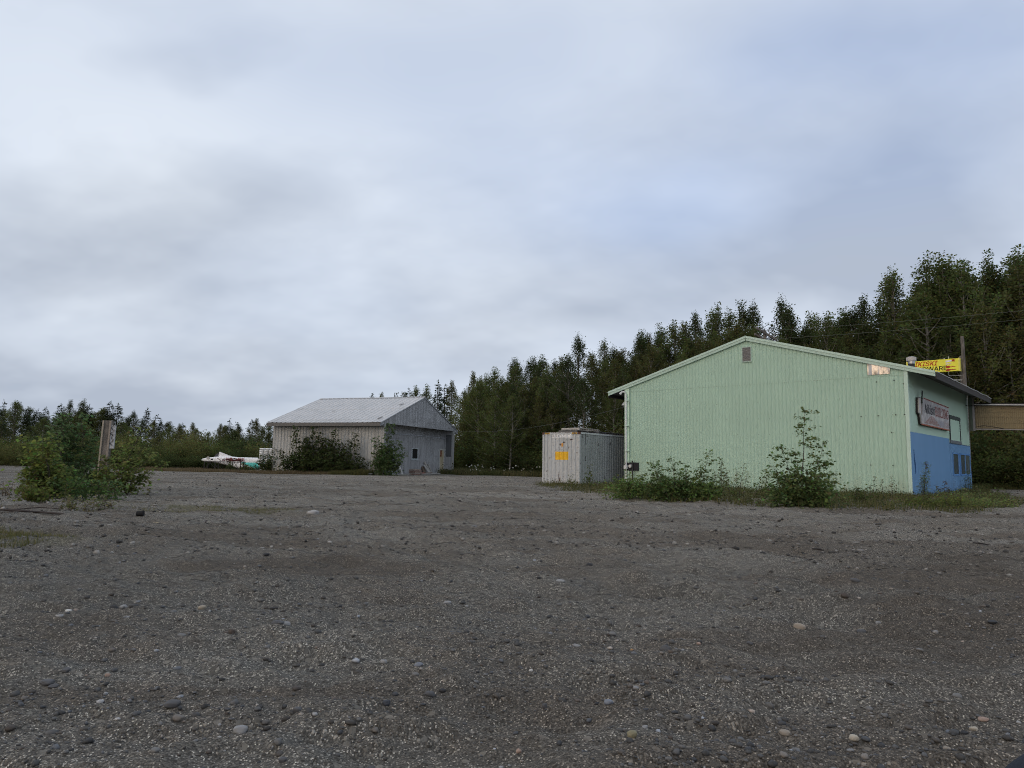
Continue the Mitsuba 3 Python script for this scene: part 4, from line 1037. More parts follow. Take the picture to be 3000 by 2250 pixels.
# ------------------------------------------------------------------ poles and wires
U_ = lab('utility_pole', 'wooden utility pole with crossarms whose top shows over the ridge of the green building', 'utility pole')
ux, uy = 17.35, 48.0
part(U_, 'pole', tube([(ux, uy, -0.2), (ux, uy, 10.5)], [0.16, 0.11], 10), 'm_wood', smooth=40)
for dz, dy in ((0.0, -0.16), (-0.35, 0.16)):
    part(U_, 'crossarm', bar((ux - 0.75, uy + dy - 0.35, 10.35 + dz + 0.22), (ux + 0.85, uy + dy + 0.3, 10.15 + dz - 0.28), 0.10, 0.13), 'm_wood')
for t_ in (-0.6, -0.2, 0.3, 0.7):
    part(U_, 'insulator', tube([(ux + t_, uy - 0.15 + 0.38 * t_, 10.30 - 0.3 * t_), (ux + t_, uy - 0.15 + 0.38 * t_, 10.52 - 0.3 * t_)], [0.05, 0.035], 8), 'm_paint', (0.20, 0.20, 0.21))
part(U_, 'brace', tube([(ux - 0.5, uy - 0.2, 10.3), (ux, uy - 0.12, 9.6), (ux + 0.55, uy + 0.05, 9.95)], 0.03, 5), color=(0.10, 0.10, 0.10))


def wire(name, a, b, sag, r, col, label):
    a, b = np.array(a, float), np.array(b, float)
    t = np.linspace(0, 1, 40)[:, None]
    p = a + (b - a) * t - np.array([0, 0, 1.0]) * 4 * sag * t * (1 - t)
    key = num(name)
    put(key, tube(p, r, 5), 'm_paint', col)
    lab(key, label, 'power line')


wire('power_line', (17.3, 48, 10.45), (55.0, 46.0, 14.6), 0.35, 0.008, (0.10, 0.11, 0.09), 'upper overhead wire running from behind the ridge to the right edge')
wire('power_line', (17.95, 48.2, 9.95), (55.0, 46.2, 14.0), 0.35, 0.008, (0.10, 0.11, 0.09), 'lower overhead wire running from behind the ridge to the right edge')
wire('service_cable', H.p(HW + 0.02, 0.3, 4.05), G.p(GW + 0.05, 0.4, 4.45), 0.62, 0.006, (0.07, 0.075, 0.065), 'slack pale cable strung from the grey shed to the green building')

# ------------------------------------------------------------------ the vehicle the picture is taken from
V_ = lab('parked_car', 'dark blue-black rounded edge of a parked car at the lower right corner', 'car')
CARC = (0.012, 0.015, 0.022)
dm = box(-1.1, 1.3, 0.20, 0.32, 0.22, 0.70).subdivide().subdivide()
vv = dm.vertices
dm.vertices = np.stack([vv[:, 0], vv[:, 1] - 0.05 * ((vv[:, 2] - 0.46) / 0.24) ** 2 * (vv[:, 1] > 0.26), vv[:, 2]], 1)
part(V_, 'door', dm, 'm_paint', CARC, smooth=False)
hm = trimesh.creation.icosphere(4, 1.0)
hv = np.sign(hm.vertices) * np.abs(hm.vertices) ** 0.75
hm.vertices = hv * (0.175, 0.075, 0.118) + (0.583, 0.63, 0.758)
mr = part(V_, 'side_mirror', hm, 'm_matte', CARC, smooth=True)
put(num(mr + '__arm'), tube([(0.60, 0.30, 0.62), (0.60, 0.45, 0.68), (0.585, 0.58, 0.71)], [0.045, 0.04, 0.045], 10), 'm_paint', CARC, smooth=True)
put(num(mr + '__glass'), Frame((0.575, 0.555, 0.775), (1, 0, 0), (0, 1, 0))(box(-0.13, 0.13, -0.012, -0.004, -0.075, 0.075)), 'm_metal', (0.5, 0.5, 0.52))

# ------------------------------------------------------------------ vegetation: leaves, stems, trees
def leaves(pos, direc, size, width, rng, col, jit=0.30, fold=0.25, droop=0.0):
    """One folded leaf (four triangles' worth of outline, two faces) at each position, pointing along direc; returns vertices, faces, colours."""
    n = len(pos)
    d = direc + rng.normal(0, 0.35, (n, 3))
    d[:, 2] -= droop
    d /= np.linalg.norm(d, axis=1, keepdims=True) + 1e-9
    s = np.cross(d, rng.normal(0, 0.5, (n, 3)) + np.array([0, 0, 1.0]))
    s /= np.linalg.norm(s, axis=1, keepdims=True) + 1e-9
    nn = np.cross(s, d)
    L = (size * rng.uniform(0.6, 1.25, n))[:, None]
    W = L * width
    a, tip = pos, pos + d * L
    m = pos + d * L * 0.45
    l, r = m - s * W + nn * W * fold, m + s * W + nn * W * fold
    v = np.stack([a, r, tip, l], 1).reshape(-1, 3)
    k = np.arange(n) * 4
    f = np.vstack([np.stack([k, k + 1, k + 2], 1), np.stack([k, k + 2, k + 3], 1)])
    c = np.asarray(col) * (1 + jit * rng.normal(0, 1, (n, 1))).clip(0.35, 2.0) * (1 + 0.12 * rng.normal(0, 1, (n, 3))).clip(0.6, 1.5)
    return v, f, np.repeat(c, 4, 0).clip(0.004, 0.6)


def join(parts_):
    vs, fs, cs, o = [], [], [], 0
    for v, f, c in parts_:
        vs.append(v); fs.append(f + o); cs.append(c)
        o += len(v)
    return (np.vstack(vs), np.vstack(fs)), np.vstack(cs)


def broadleaf_tree(rng, h, spread, base, nb, per, leaf, col, tops=4, bark=(0.15, 0.14, 0.125), lower_bare=False):
    """A tapered trunk, rising limbs, and leaves in clumps along the limbs: ragged pointed top, gaps between."""
    wig = np.cumsum(rng.normal(0, 0.006 * h, (9, 2)), 0)
    tz = np.linspace(0, 0.97 * h, 9)
    trunk = np.column_stack([wig - wig[0], tz])
    wood = [tube(trunk, np.interp(tz, [0, h], [0.013 * h, 0.002 * h]), 6)]
    ats, dirs, wts = [], [], []
    gold = rng.uniform(0, 6)
    limbs = []
    for i in range(nb):
        t = base + (0.97 - base) * ((i + rng.uniform(0, 0.8)) / nb) ** 0.9
        rel = (t - base) / (1 - base)
        L = spread * h * (0.30 + 0.95 * math.sin(math.pi * min(1, (rel * 0.86 + 0.16))) ** 0.9) * rng.uniform(0.65, 1.25)
        L *= np.interp(rel, [0, 0.45, 0.8, 1], [1, 0.92, 0.55, 0.22])
        az = gold + 2.4 * i + rng.normal(0, 0.3)
        el = np.interp(rel, [0, 0.5, 1], [0.30, 0.62, 1.15]) + rng.normal(0, 0.12)
        p0 = np.array([np.interp(t * h, tz, trunk[:, 0]), np.interp(t * h, tz, trunk[:, 1]), t * h])
        limbs.append((p0, az, el, L))
    for k in range(tops):
        az = rng.uniform(0, 6.28)
        t = rng.uniform(0.55, 0.78)
        p0 = np.array([np.interp(t * h, tz, trunk[:, 0]), np.interp(t * h, tz, trunk[:, 1]), t * h])
        limbs.append((p0, az, 1.22 + rng.normal(0, 0.08), h * rng.uniform(0.12, 0.20)))
    limbs.append((trunk[6], 0.0, 1.55, h - trunk[6][2]))
    for p0, az, el, L in limbs:
        s = np.linspace(0, 1, 6)
        curl = 0.25 * s ** 2
        hor = s * L * math.cos(el) * (1 - 0.25 * s)
        p = p0 + np.column_stack([np.cos(az) * hor, np.sin(az) * hor, s * L * math.sin(el) + curl * L * 0.4])
        wood.append(tube(p, np.linspace(0.0032 * h, 0.0006 * h, 6), 4, cap=False))
        nc = max(3, int(round(L / (0.030 * h))))
        for c in range(nc):
            q = rng.uniform(0.22, 1.0) if c else 1.0
            base_p = np.array([np.interp(q, s, p[:, k]) for k in range(3)])
            m = int(per * rng.uniform(0.5, 1.4))
            sig = h * (0.011 + 0.019 * (1 - q)) * rng.uniform(0.7, 1.3)
            off = rng.normal(0, 1, (m, 3)).clip(-1.7, 1.7) * sig * np.array([1.0, 1.0, 1.25])
            ats.append(base_p + off)
            dirs.append(off / (sig + 1e-9) * 0.6 + np.array([0, 0, 0.1]))
            wts.append(np.full(m, rng.uniform(0.72, 1.28)))
    ats, dirs, wts = np.vstack(ats), np.vstack(dirs), np.concatenate(wts)
    lv = leaves(ats, dirs, leaf, 0.42, rng, np.asarray(col) * wts[:, None], 0.08, 0.2, 0.15)
    wm = trimesh.util.concatenate(wood)
    return wm, np.tile(np.asarray(bark), (len(wm.vertices), 1)) * rng.uniform(0.75, 1.2, (len(wm.vertices), 1)), lv


def spruce_tree(rng, h, spread, needles, col, bare=0.04, gappy=0.0):
    tz = np.linspace(0, 0.99 * h, 6)
    trunk = np.column_stack([np.cumsum(rng.normal(0, 0.003 * h, 6)), np.cumsum(rng.normal(0, 0.003 * h, 6)), tz])
    wood = [tube(trunk, np.linspace(0.012 * h, 0.0015 * h, 6), 6)]
    ats, dirs = [], []
    nw = 30
    for i in range(nw):
        t = bare + (0.985 - bare) * (i / nw) ** 0.92
        L0 = spread * h * (1 - t) ** 0.82 + 0.012 * h
        for k in range(7 if t < 0.85 else 5):
            if rng.uniform() < gappy:
                continue
            L = L0 * rng.uniform(0.62, 1.18)
            az = rng.uniform(0, 6.28)
            s = np.linspace(0.05, 1, 8)
            p = np.column_stack([np.cos(az) * s * L, np.sin(az) * s * L, t * h + (-0.38 * s + 0.22 * s ** 2) * L + rng.normal(0, 0.004 * h)])
            m = max(11, int(needles * L / (0.12 * h)))
            q = rng.uniform(0.12, 1, m)
            bp_ = np.column_stack([np.interp(q, s, p[:, c]) for c in range(3)])
            side = np.array([-math.sin(az), math.cos(az), 0])
            sw = rng.normal(0, 0.20, m) * L * (1.05 - q)
            bp_ = bp_ + side * sw[:, None] + np.array([0, 0, -1]) * np.abs(rng.normal(0, 0.012 * h, m))[:, None]
            ats.append(bp_)
            dirs.append(np.tile([math.cos(az) * 0.8, math.sin(az) * 0.8, -0.35], (m, 1)) + side * np.sign(sw)[:, None] * 0.6)
    m = 10
    ats.append(np.column_stack([rng.normal(0, 0.006 * h, m), rng.normal(0, 0.006 * h, m), h * rng.uniform(0.95, 1.0, m)]))
    dirs.append(np.tile([0, 0, 1.0], (m, 1)))
    ats, dirs = np.vstack(ats), np.vstack(dirs)
    lv = leaves(ats, dirs, 0.026 * h, 0.22, rng, col, 0.25, 0.1, 0.0)
    wm = trimesh.util.concatenate(wood)
    return wm, np.tile((0.09, 0.075, 0.065), (len(wm.vertices), 1)), lv


def group(gid, wm, wc, lv, names=('trunk', 'crown')):
    v, f, c = lv
    scene[gid] = {'type': 'shapegroup',
                  names[0]: mikit.ply(wm, 'm_matte', smooth=True, color=wc),
                  names[1]: mikit.ply((v, f), 'm_leaf', color=c)}


def stand(key, gid, x, y, z, s, rz, sx=1.0):
    scene[key] = {'type': 'instance', 'to_world': T().translate([float(x), float(y), float(z)]).rotate([0, 0, 1], float(rz)).scale([float(s * sx), float(s * sx), float(s)]), 'g': {'type': 'ref', 'id': gid}}


DARK, MID, OLIVE, PINE = (0.080, 0.102, 0.042), (0.108, 0.130, 0.046), (0.140, 0.146, 0.056), (0.058, 0.078, 0.048)
for i in range(6):      # tall poplars with ragged spires
    r = np.random.default_rng(100 + i)
    group(f'poplar_kind_{i}', *broadleaf_tree(r, 16.0, (0.20, 0.23, 0.17, 0.25, 0.20, 0.22)[i], (0.10, 0.16, 0.30, 0.12, 0.34, 0.08)[i], 46, 30, 0.165, np.array((DARK, MID, DARK, MID, DARK, DARK)[i]) * (1.0, 1.15, 0.8, 1.0, 0.9, 1.2)[i], tops=(2, 3, 1, 3, 2, 2)[i], bark=(0.20, 0.185, 0.165)))
for i in range(4):      # finer, olive birches and alders
    r = np.random.default_rng(200 + i)
    group(f'birch_kind_{i}', *broadleaf_tree(r, 11.0, (0.23, 0.27, 0.20, 0.29)[i], (0.06, 0.10, 0.22, 0.04)[i], 46, 30, 0.13, np.array((OLIVE, MID, OLIVE, MID)[i]) * (1.0, 1.1, 0.85, 1.2)[i], tops=1, bark=(0.24, 0.23, 0.21)))
for i in range(4):
    r = np.random.default_rng(300 + i)
    group(f'spruce_kind_{i}', *spruce_tree(r, 10.0, (0.20, 0.24, 0.16, 0.22)[i], 15, PINE, gappy=(0.0, 0.1, 0.35, 0.05)[i]))

ZONES = ((-200, -52, '{} in the tall tree line at the far left', 'far left tree line'),
         (-52, -24, '{} in the low tree line behind the aircraft wreck', 'tree line behind the aircraft wreck'),
         (-24, -8, '{} showing its top above the grey shed', 'trees behind the grey shed'),
         (-8, 12, '{} in the wood between shed and container', 'wood between shed and container'),
         (12, 29.5, '{} in the wood behind the green building', 'wood behind the green building'),
         (29.5, 200, '{} in the tall wood behind the yellow sign', 'tall wood at the right edge'))
KIND = {'c': ('poplar_tree', 'poplar', 16.0, 6), 'b': ('birch_tree', 'birch', 11.0, 4), 's': ('spruce_tree', 'spruce', 10.0, 4)}
ORD = 'first second third fourth fifth sixth seventh eighth ninth tenth eleventh twelfth thirteenth fourteenth fifteenth sixteenth seventeenth eighteenth nineteenth twentieth'.split()
sky_trees = []


def plant(x, y, topz, k, sx=1.0, sink=0.15, skyline=False, row='lower'):
    nm, text, h0, n = KIND[k]
    z = float(gz(x, y)) - sink
    gid = {'c': 'poplar_kind_', 'b': 'birch_kind_', 's': 'spruce_kind_'}[k] + str(R.integers(n))
    key = num(nm)
    stand(key, gid, x, y, z, (topz - z) / h0, R.uniform(0, 360), sx)
    for i, (a, b, l_, g_) in enumerate(ZONES):
        if a <= x < b:
            if skyline:
                sky_trees.append((i, k, x / y, key))
            else:
                lab(key, l_.format(row + ' ' + {'c': 'dark green poplar', 'b': 'olive green birch', 's': 'dark pointed spruce'}[k]), 'tree', f'{row} {text} trees, {g_}')
    return key


for x, y, z, k in TREES:
    z = z * (0.965 if x > 29 else 1.0)
    if x < -52 and k == 'c' and R.uniform() < 0.45:
        k = 's'
    plant(x, y, z, k, sx=R.uniform(0.95, 1.4) * (1.2 if x < -24 else 1.0), skyline=True)
for i, k, t, key in sky_trees:
    same = sorted(e for e in sky_trees if e[:2] == (i, k))
    o_ = ORD[same.index((i, k, t, key))] if len(same) <= 20 else None
    w_ = {'c': 'dark leafy poplar', 'b': 'olive green birch', 's': 'dark pointed spruce'}[k]
    l_ = ('skyline of the far left tree line', 'skyline behind the aircraft wreck', 'row showing above the grey shed', 'skyline between shed and container', 'skyline behind the green building', 'tall skyline behind the yellow sign')[i]
    lab(key, f'only {w_} on the {l_}' if len(same) == 1 else f'{o_} {w_} from the left on the {l_}', 'tree', f'skyline {KIND[k][1]} trees, {ZONES[i][3]}')
# the wood in front of and behind them
for i, (x, y, z, k) in enumerate(TREES):
    if -23.5 < x < -8.5:
        continue
    e = float(np.interp(x, EDGE_X, EDGE_Y))
    for j in range(3 if x > -8 else 2):
        fx = x + R.normal(0, 1.2)
        if x < -24:
            fy = y - (6 if j else -3) + R.uniform(-3, 2)
            fz = z * R.uniform(*((0.80, 1.0), (0.55, 0.75))[j])
        else:
            fy = e + (6.5, 2.5, 10.0)[j] + R.uniform(-1.2, 1.5)
            fz = z * fy / y * R.uniform((0.74, 0.55, 0.80)[j], (0.92, 0.82, 0.95)[j])
        kk = k if R.uniform() < 0.55 else ('b' if k != 's' else 'c')
        plant(fx, fy, fz, kk, sx=R.uniform(1.1, 1.5) * (1.7 if x < -24 else 1.0), row=('inner', 'low front', 'rear')[j])
lab(plant(5.0, 69.5, 9.6, 's', 1.35), 'dark spruce standing alone in front of the pale wood, left of the container', 'tree')

# undergrowth: nobody could count it
for i in range(4):
    r = np.random.default_rng(400 + i)
    n_ = 3600
    c = r.normal(0, 1, (26, 3)) * np.array([0.75, 0.55, 0.42]) + np.array([0, 0, 0.95])
    w = r.integers(0, 26, n_)
    p = c[w] + r.normal(0, 0.26, (n_, 3))
    p[:, 2] = np.abs(p[:, 2])
    tone = r.uniform(0.7, 1.3, 26)[w][:, None]
    v, f, col = leaves(p, p - np.array([0, 0, 0.7]), 0.115, 0.42, r, np.asarray((DARK, MID, OLIVE, MID)[i]) * tone, 0.22, 0.2, 0.1)
    scene[f'undergrowth_kind_{i}'] = {'type': 'shapegroup', 'leaf': mikit.ply((v, f), 'm_leaf', color=col)}
spots = []
for x in np.arange(-75, 60, 0.95):
    e = float(np.interp(x, EDGE_X, EDGE_Y))
    for j in range(2):
        spots.append((x + R.uniform(-0.5, 0.5), e + (0.6 if j == 0 else 3.2) + R.uniform(-0.8, 0.8), R.uniform(0.8, 1.35) * (1.0 if j == 0 else 1.5) * (0.6 if x < -22 else 1)))
for x in np.arange(-72, -29, 1.2):        # the low brush in front of the left tree line
    for j in range(3):
        spots.append((x + R.uniform(-0.6, 0.6), 71 + 5 * j + R.uniform(-1.5, 1.5), R.uniform(0.5, 0.95) * (1.0 + 0.22 * j)))
for k in range(46):                       # the dark hedge at the right, beyond the blue wall
    spots.append((R.uniform(29.3, 46), R.uniform(46.6, 51.5), R.uniform(1.1, 1.9)))
for i, (x, y, s) in enumerate(spots):
    if -20 < x < 5 and y < 63 or (5 < x < 29 and y < 52):
        continue
    stand(f'undergrowth__{i:03d}', f'undergrowth_kind_{R.integers(4)}', x, y, float(gz(x, y)) - 0.1, s, R.uniform(0, 360), 1.1)
lab('undergrowth', 'dense green brush along the foot of the trees', 'undergrowth', kind='stuff')


# ------------------------------------------------------------------ shrubs and saplings: stems, twigs, leaves
def shrub(name, x, y, stems, label, leaf=0.075, col=MID, width=0.40, twig=0.34, dens=1.0, seed=0, leafy=0.16, droop=0.25, bare=0.12, z=None, cat='shrub', bush=None):
    """stems: (dx, dy of the foot, height, lean x, lean y, twig scale)."""
    r = np.random.default_rng(seed)
    t_ = lab(num(name), label, cat)
    o = np.array([x, y, float(gz(x, y)) if z is None else z])
    wood, ps, ds = [], [], []
    for dx, dy, h, lx, ly, ts in stems:
        s = np.linspace(0, 1, 9)
        wob = np.cumsum(r.normal(0, 0.012 * h, (9, 2)), 0)
        p = o + np.column_stack([dx + lx * h * s ** 1.4 + wob[:, 0], dy + ly * h * s ** 1.4 + wob[:, 1], h * s])
        wood.append(tube(p, np.linspace(0.006 + 0.006 * h, 0.003, 9), 5))
        nt = max(7, int(h * 15 * dens))
        for k in range(nt):
            q = bare + (1 - bare) * (k + r.uniform(0, 1)) / nt
            b = np.array([np.interp(q, s, p[:, c]) for c in range(3)])
            L = ts * twig * h * (1.05 - 0.82 * q) * r.uniform(0.55, 1.25) + 0.05
            az = 2.4 * k + r.normal(0, 0.5)
            el = r.uniform(0.15, 0.75)
            u = np.linspace(0, 1, 5)
            tw = b + np.column_stack([np.cos(az) * u * L * math.cos(el), np.sin(az) * u * L * math.cos(el), u * L * math.sin(el) - droop * L * u ** 2])
            wood.append(tube(tw, np.linspace(0.0045, 0.0018, 5), 3, cap=False))
            m = max(5, int(L / (leaf * 0.24)))
            uu = r.uniform(0.15, 1.0, m)
            uu[-1] = 1.0
            bp_ = np.column_stack([np.interp(uu, u, tw[:, c]) for c in range(3)]) + r.normal(0, leaf * 0.35, (m, 3))
            side = np.where(np.arange(m) % 2 == 0, 1, -1)[:, None] * np.array([-math.sin(az), math.cos(az), 0])
            ps.append(bp_)
            ds.append(side * 0.8 + np.array([math.cos(az), math.sin(az), 0]) * 0.7)
    if bush:            # a leafy body low in the plant: (number of leaves, radius x, radius y, height)
        n_, rx, ry, bh = bush
        a = r.normal(0, 0.5, (n_, 3)) * (rx, ry, 0) + np.column_stack([np.zeros(n_), np.zeros(n_), bh * r.beta(1.3, 1.7, n_)])
        cl = meshkit.noise(a * 3.2 / max(rx, 0.5), seed) > 0.36
        ps.append(o + a[cl])
        ds.append(a[cl] * (1, 1, 0.3))
    ps, ds = np.vstack(ps), np.vstack(ds)
    ps[:, 2] = np.maximum(ps[:, 2], o[2] + 0.01)
    tone = 0.7 + 0.7 * meshkit.noise(ps * 2.2, seed)[:, None]
    v, f, c = leaves(ps, ds, leaf, width, r, np.asarray(col) * tone, 0.25, 0.25, droop)
    wm = trimesh.util.concatenate(wood)
    put(num(t_ + '__stem'), wm, 'm_matte', (0.055, 0.045, 0.038), smooth=True)
    put(num(t_ + '__foliage'), (v, f), 'm_leaf', c)
    return t_


def fan(r, n, h, spread, dep=None, lean=0.25, ts=1.0):
    dep = dep or spread * 0.6
    return [(r.uniform(-spread, spread), r.uniform(-dep, dep), h * r.uniform(0.55, 1.0), r.normal(0, lean), r.normal(0, lean), ts) for _ in range(n)]


r = np.random.default_rng(7)
FRESH, BROWNISH = (0.135, 0.158, 0.050), (0.150, 0.120, 0.060)
# the thicket at the left
shrub('leafy_shrub', -11.75, 18.1, fan(r, 11, 1.75, 0.45, lean=0.22), 'bright green leafy shrub at the left end of the thicket round the post', 0.10, (0.179, 0.220, 0.066), seed=1, bush=(587, 0.7, 0.5, 0.77))
shrub('leafy_shrub', -13.5, 21.4, fan(r, 11, 2.55, 0.65, lean=0.18), 'tallest dark shrub of the thicket, close left of the wooden post', 0.10, (0.116, 0.171, 0.074), seed=2, bush=(587, 0.8, 0.5, 0.94))
shrub('leafy_shrub', -11.2, 20.2, [(0.1, 0, 2.0, 0.35, 0, 0.9), (0.0, 0.1, 1.5, 0.55, 0.1, 1.0), (0.2, -0.1, 1.25, 0.8, 0, 1.0), (-0.1, 0, 1.45, 0.1, 0.1, 1.0), (0.3, 0.1, 1.0, 1.1, 0, 1.1), (0.1, -0.1, 1.1, 0.3, -0.2, 1.0), (0.4, 0, 0.8, 0.9, 0.1, 1.0), (-0.2, 0.1, 1.1, -0.2, 0, 1.0), (0.2, 0.1, 0.55, 1.6, 0, 1.0)], 'shrub right of the post whose long stems lean to the right', 0.095, (0.184, 0.219, 0.074), seed=3, bush=(504, 0.9, 0.5, 0.68), twig=0.40)
shrub('leafy_shrub', -10.75, 17.9, fan(r, 10, 0.72, 0.95, 0.3, lean=0.3), 'low dark green growth along the foot of the thicket', 0.085, (0.109, 0.166, 0.066), seed=4, bush=(1260, 1.0, 0.4, 0.53))
shrub('leafy_shrub', -12.5, 20.4, fan(r, 6, 1.15, 0.9, 0.3, lean=0.3), 'middle shrub of the thicket hiding the foot of the wooden post', 0.09, (0.128, 0.184, 0.074), seed=5, bush=(1091, 1.0, 0.4, 0.77))
shrub('weed', -10.15, 16.3, [(0, 0, 0.44, 0.05, 0, 0.9), (0.06, 0.03, 0.30, 0.2, 0, 0.8)], 'small pale seedling standing in front of the thicket', 0.065, FRESH, seed=6, cat='weed')
shrub('weed', -8.55, 14.55, fan(r, 14, 0.34, 0.55, 0.25, lean=0.3, ts=0.8), 'clump of small weeds on the gravel in front of the thicket, right of the seedling', 0.045, (0.220, 0.220, 0.109), seed=8, cat='weed', dens=1.6)
shrub('leafy_shrub', -10.75, 16.2, fan(r, 7, 0.42, 0.3, 0.2, lean=0.3), 'small fresh green shrub at the front left corner of the thicket', 0.08, FRESH, seed=9, bush=(364, 0.4, 0.25, 0.30))
shrub('weed', -13.3, 19.2, fan(r, 12, 0.45, 0.6, 0.4, lean=0.15, ts=0.5), 'brownish stalky weeds at the far left edge beside the thicket', 0.05, BROWNISH, seed=10, cat='weed', width=0.25)
# by the shed
def hw(v, out):
    q = H.p(-out, v, 0)
    return float(q[0]), float(q[1])


x, y = hw(7.3, 0.9); shrub('dark_shrub', x, y, [(0, 0, 3.75, -0.10, 0, 0.75), (0.7, 0, 2.5, 0.1, 0, 1.0), (-0.6, 0, 1.9, -0.3, 0, 1.0), (0.4, 0.2, 3.0, 0.12, 0, 0.9), (0.9, 0, 2.2, 0.05, 0, 1)], 'dark shrub with one tall thin stem, at the left end of the shed wall', 0.19, DARK, seed=11, twig=0.24, bush=(1260, 1.2, 0.5, 1.61))
x, y = hw(5.3, 0.9); shrub('dark_shrub', x, y, [(0, 0, 3.75, -0.12, 0, 0.85), (0.5, 0, 2.9, 0.1, 0, 1.0), (-0.5, 0, 2.8, -0.15, 0, 1.0), (0.2, 0.2, 3.1, 0.02, 0, 1.0), (0.9, 0.1, 2.2, 0.1, 0, 1.0), (-0.9, 0.1, 2.3, 0, 0, 1)], 'densest dark shrub at the middle of the shed wall', 0.19, DARK, seed=12, twig=0.25, bush=(1819, 1.3, 0.5, 1.78))
x, y = hw(3.9, 0.9); shrub('dark_shrub', x, y, [(0, 0, 3.45, -0.05, 0, 0.75), (0.4, 0, 2.4, 0.12, 0, 1.0), (-0.4, 0.1, 2.6, -0.05, 0, 1.0), (0.8, 0, 1.8, 0.1, 0, 0.9)], 'dark shrub right of the densest one, with a pointed top, against the shed wall', 0.19, DARK, seed=13, twig=0.25, bush=(1120, 1.0, 0.5, 1.44))
x, y = hw(2.75, 0.9); shrub('sapling', x, y, [(0, 0, 2.75, 0.05, 0, 0.8), (0.2, 0.1, 1.6, 0.1, 0, 0.9)], 'left and shorter of two thin saplings against the shed wall', 0.16, DARK, seed=14, twig=0.26, cat='sapling', bush=(532, 0.7, 0.4, 1.02))
x, y = hw(1.95, 0.9); shrub('sapling', x, y, [(0, 0, 3.2, -0.02, 0, 0.8), (0.3, 0.1, 1.4, 0.25, 0, 0.9), (0.5, 0, 1.0, 0.6, 0, 0.9)], 'right and taller of two thin saplings against the shed wall', 0.16, DARK, seed=15, twig=0.26, cat='sapling', bush=(532, 0.7, 0.4, 0.94))
shrub('leafy_shrub', -9.45, 53.75, [(0, 0, 3.85, 0.03, 0, 0.85), (0.4, 0, 2.6, 0.25, 0, 1.0), (-0.3, 0, 2.9, -0.15, 0, 0.8), (0.1, 0.1, 2.4, 0.1, 0, 1.0), (0.6, 0.1, 1.8, 0.4, 0, 1.0), (-0.2, 0, 1.8, -0.35, 0, 0.8)], 'tall dark shrub at the near corner of the grey shed', 0.16, (0.105, 0.152, 0.061), seed=16, twig=0.34, bush=(2100, 0.85, 0.5, 2.21))
shrub('leafy_shrub', -19.9, 58.3, fan(r, 7, 2.0, 0.6, 0.3, lean=0.2), 'dark shrub between the white sack stack and the far corner of the shed', 0.15, DARK, seed=17, bush=(979, 0.8, 0.4, 0.94))
shrub('leafy_shrub', -22.2, 59.9, fan(r, 6, 0.85, 0.5, 0.3, lean=0.25), 'light green bush in front of the turquoise stripe', 0.12, FRESH, seed=18, bush=(588, 0.6, 0.3, 0.51))
shrub('leafy_shrub', -22.6, 57.5, fan(r, 5, 0.85, 0.25, 0.2, lean=0.2), 'small dark bush at the right leg of the steel rack', 0.11, DARK, seed=19, bush=(308, 0.3, 0.2, 0.51))
shrub('weed', -10.35, 53.95, [(0, 0, 0.9, 0.15, 0, 0.7), (-0.1, 0.1, 0.6, -0.1, 0, 0.8)], 'small weed at the foot of the shed corner post', 0.10, FRESH, seed=20, cat='weed')
# by the container
shrub('sapling', 2.85, 33.3, [(0, 0, 0.62, -0.05, 0, 0.9), (0.1, 0, 0.4, 0.2, 0, 0.9)], 'small light green sapling in front of the container end', 0.085, FRESH, seed=21, cat='sapling')
shrub('sapling', 3.65, 33.6, [(0, 0, 1.15, 0.05, 0, 0.7), (0.1, 0.1, 0.7, 0.1, 0, 0.8), (-0.15, 0, 0.5, -0.1, 0, 0.8)], 'thin dark sapling in front of the long side of the container', 0.085, MID, seed=22, cat='sapling')
# along the green wall
shrub('leafy_shrub', 4.0, 23.3, fan(r, 7, 1.05, 0.55, 0.4, lean=0.25), 'dense bush hiding the left end of the green wall, below the meter board', 0.085, (0.159, 0.214, 0.074), seed=23, bush=(2520, 0.8, 0.5, 0.64))
shrub('leafy_shrub', 5.05, 22.8, fan(r, 9, 1.42, 0.6, 0.4, lean=0.2), 'tall middle part of the bush at the left end of the green wall', 0.085, (0.141, 0.195, 0.074), seed=24, bush=(3080, 0.8, 0.5, 0.81))
shrub('leafy_shrub', 6.0, 22.7, [(0, 0, 1.1, 0, 0, 1), (0.1, 0, 1.62, 0.12, 0, 0.8), (-0.3, 0, 1.2, -0.1, 0, 1), (0.3, 0, 0.9, 0.3, 0, 1), (0.4, 0.1, 0.8, 0.2, 0, 1), (-0.1, 0.1, 1.0, 0.1, 0, 1)], 'right part of the dense bush at the green wall, with one long shoot above it', 0.085, (0.152, 0.209, 0.074), seed=25, bush=(2520, 0.8, 0.5, 0.64))
shrub('sapling', 8.35, 28.3, [(0, 0, 1.4, 0.0, 0, 0.55), (0.1, 0.1, 0.9, 0.1, 0, 0.6)], 'slender sapling right of the dense bush, close to the green wall', 0.085, MID, seed=26, cat='sapling')
shrub('leafy_shrub', 7.05, 22.4, [(-0.2, 0, 0.95, -0.08, 0, 0.5), (0, 0, 1.0, 0.0, 0, 0.5), (0.15, 0, 1.15, 0.08, 0, 0.5), (0.3, 0.05, 0.9, 0.12, 0, 0.5), (-0.1, 0.1, 0.8, -0.2, 0, 0.5)], 'narrow willowy clump in the middle of the green wall', 0.075, (0.189, 0.214, 0.092), seed=27, width=0.22, bush=(336, 0.35, 0.25, 0.42))
shrub('sapling', 8.2, 24.0, [(0, 0, 0.75, 0.45, 0, 0.7), (0.1, 0, 0.55, 0.9, 0, 0.8), (0.4, 0, 0.85, 0.1, 0, 0.7)], 'small leaning sapling left of the large one at the green wall', 0.08, MID, seed=28, cat='sapling')
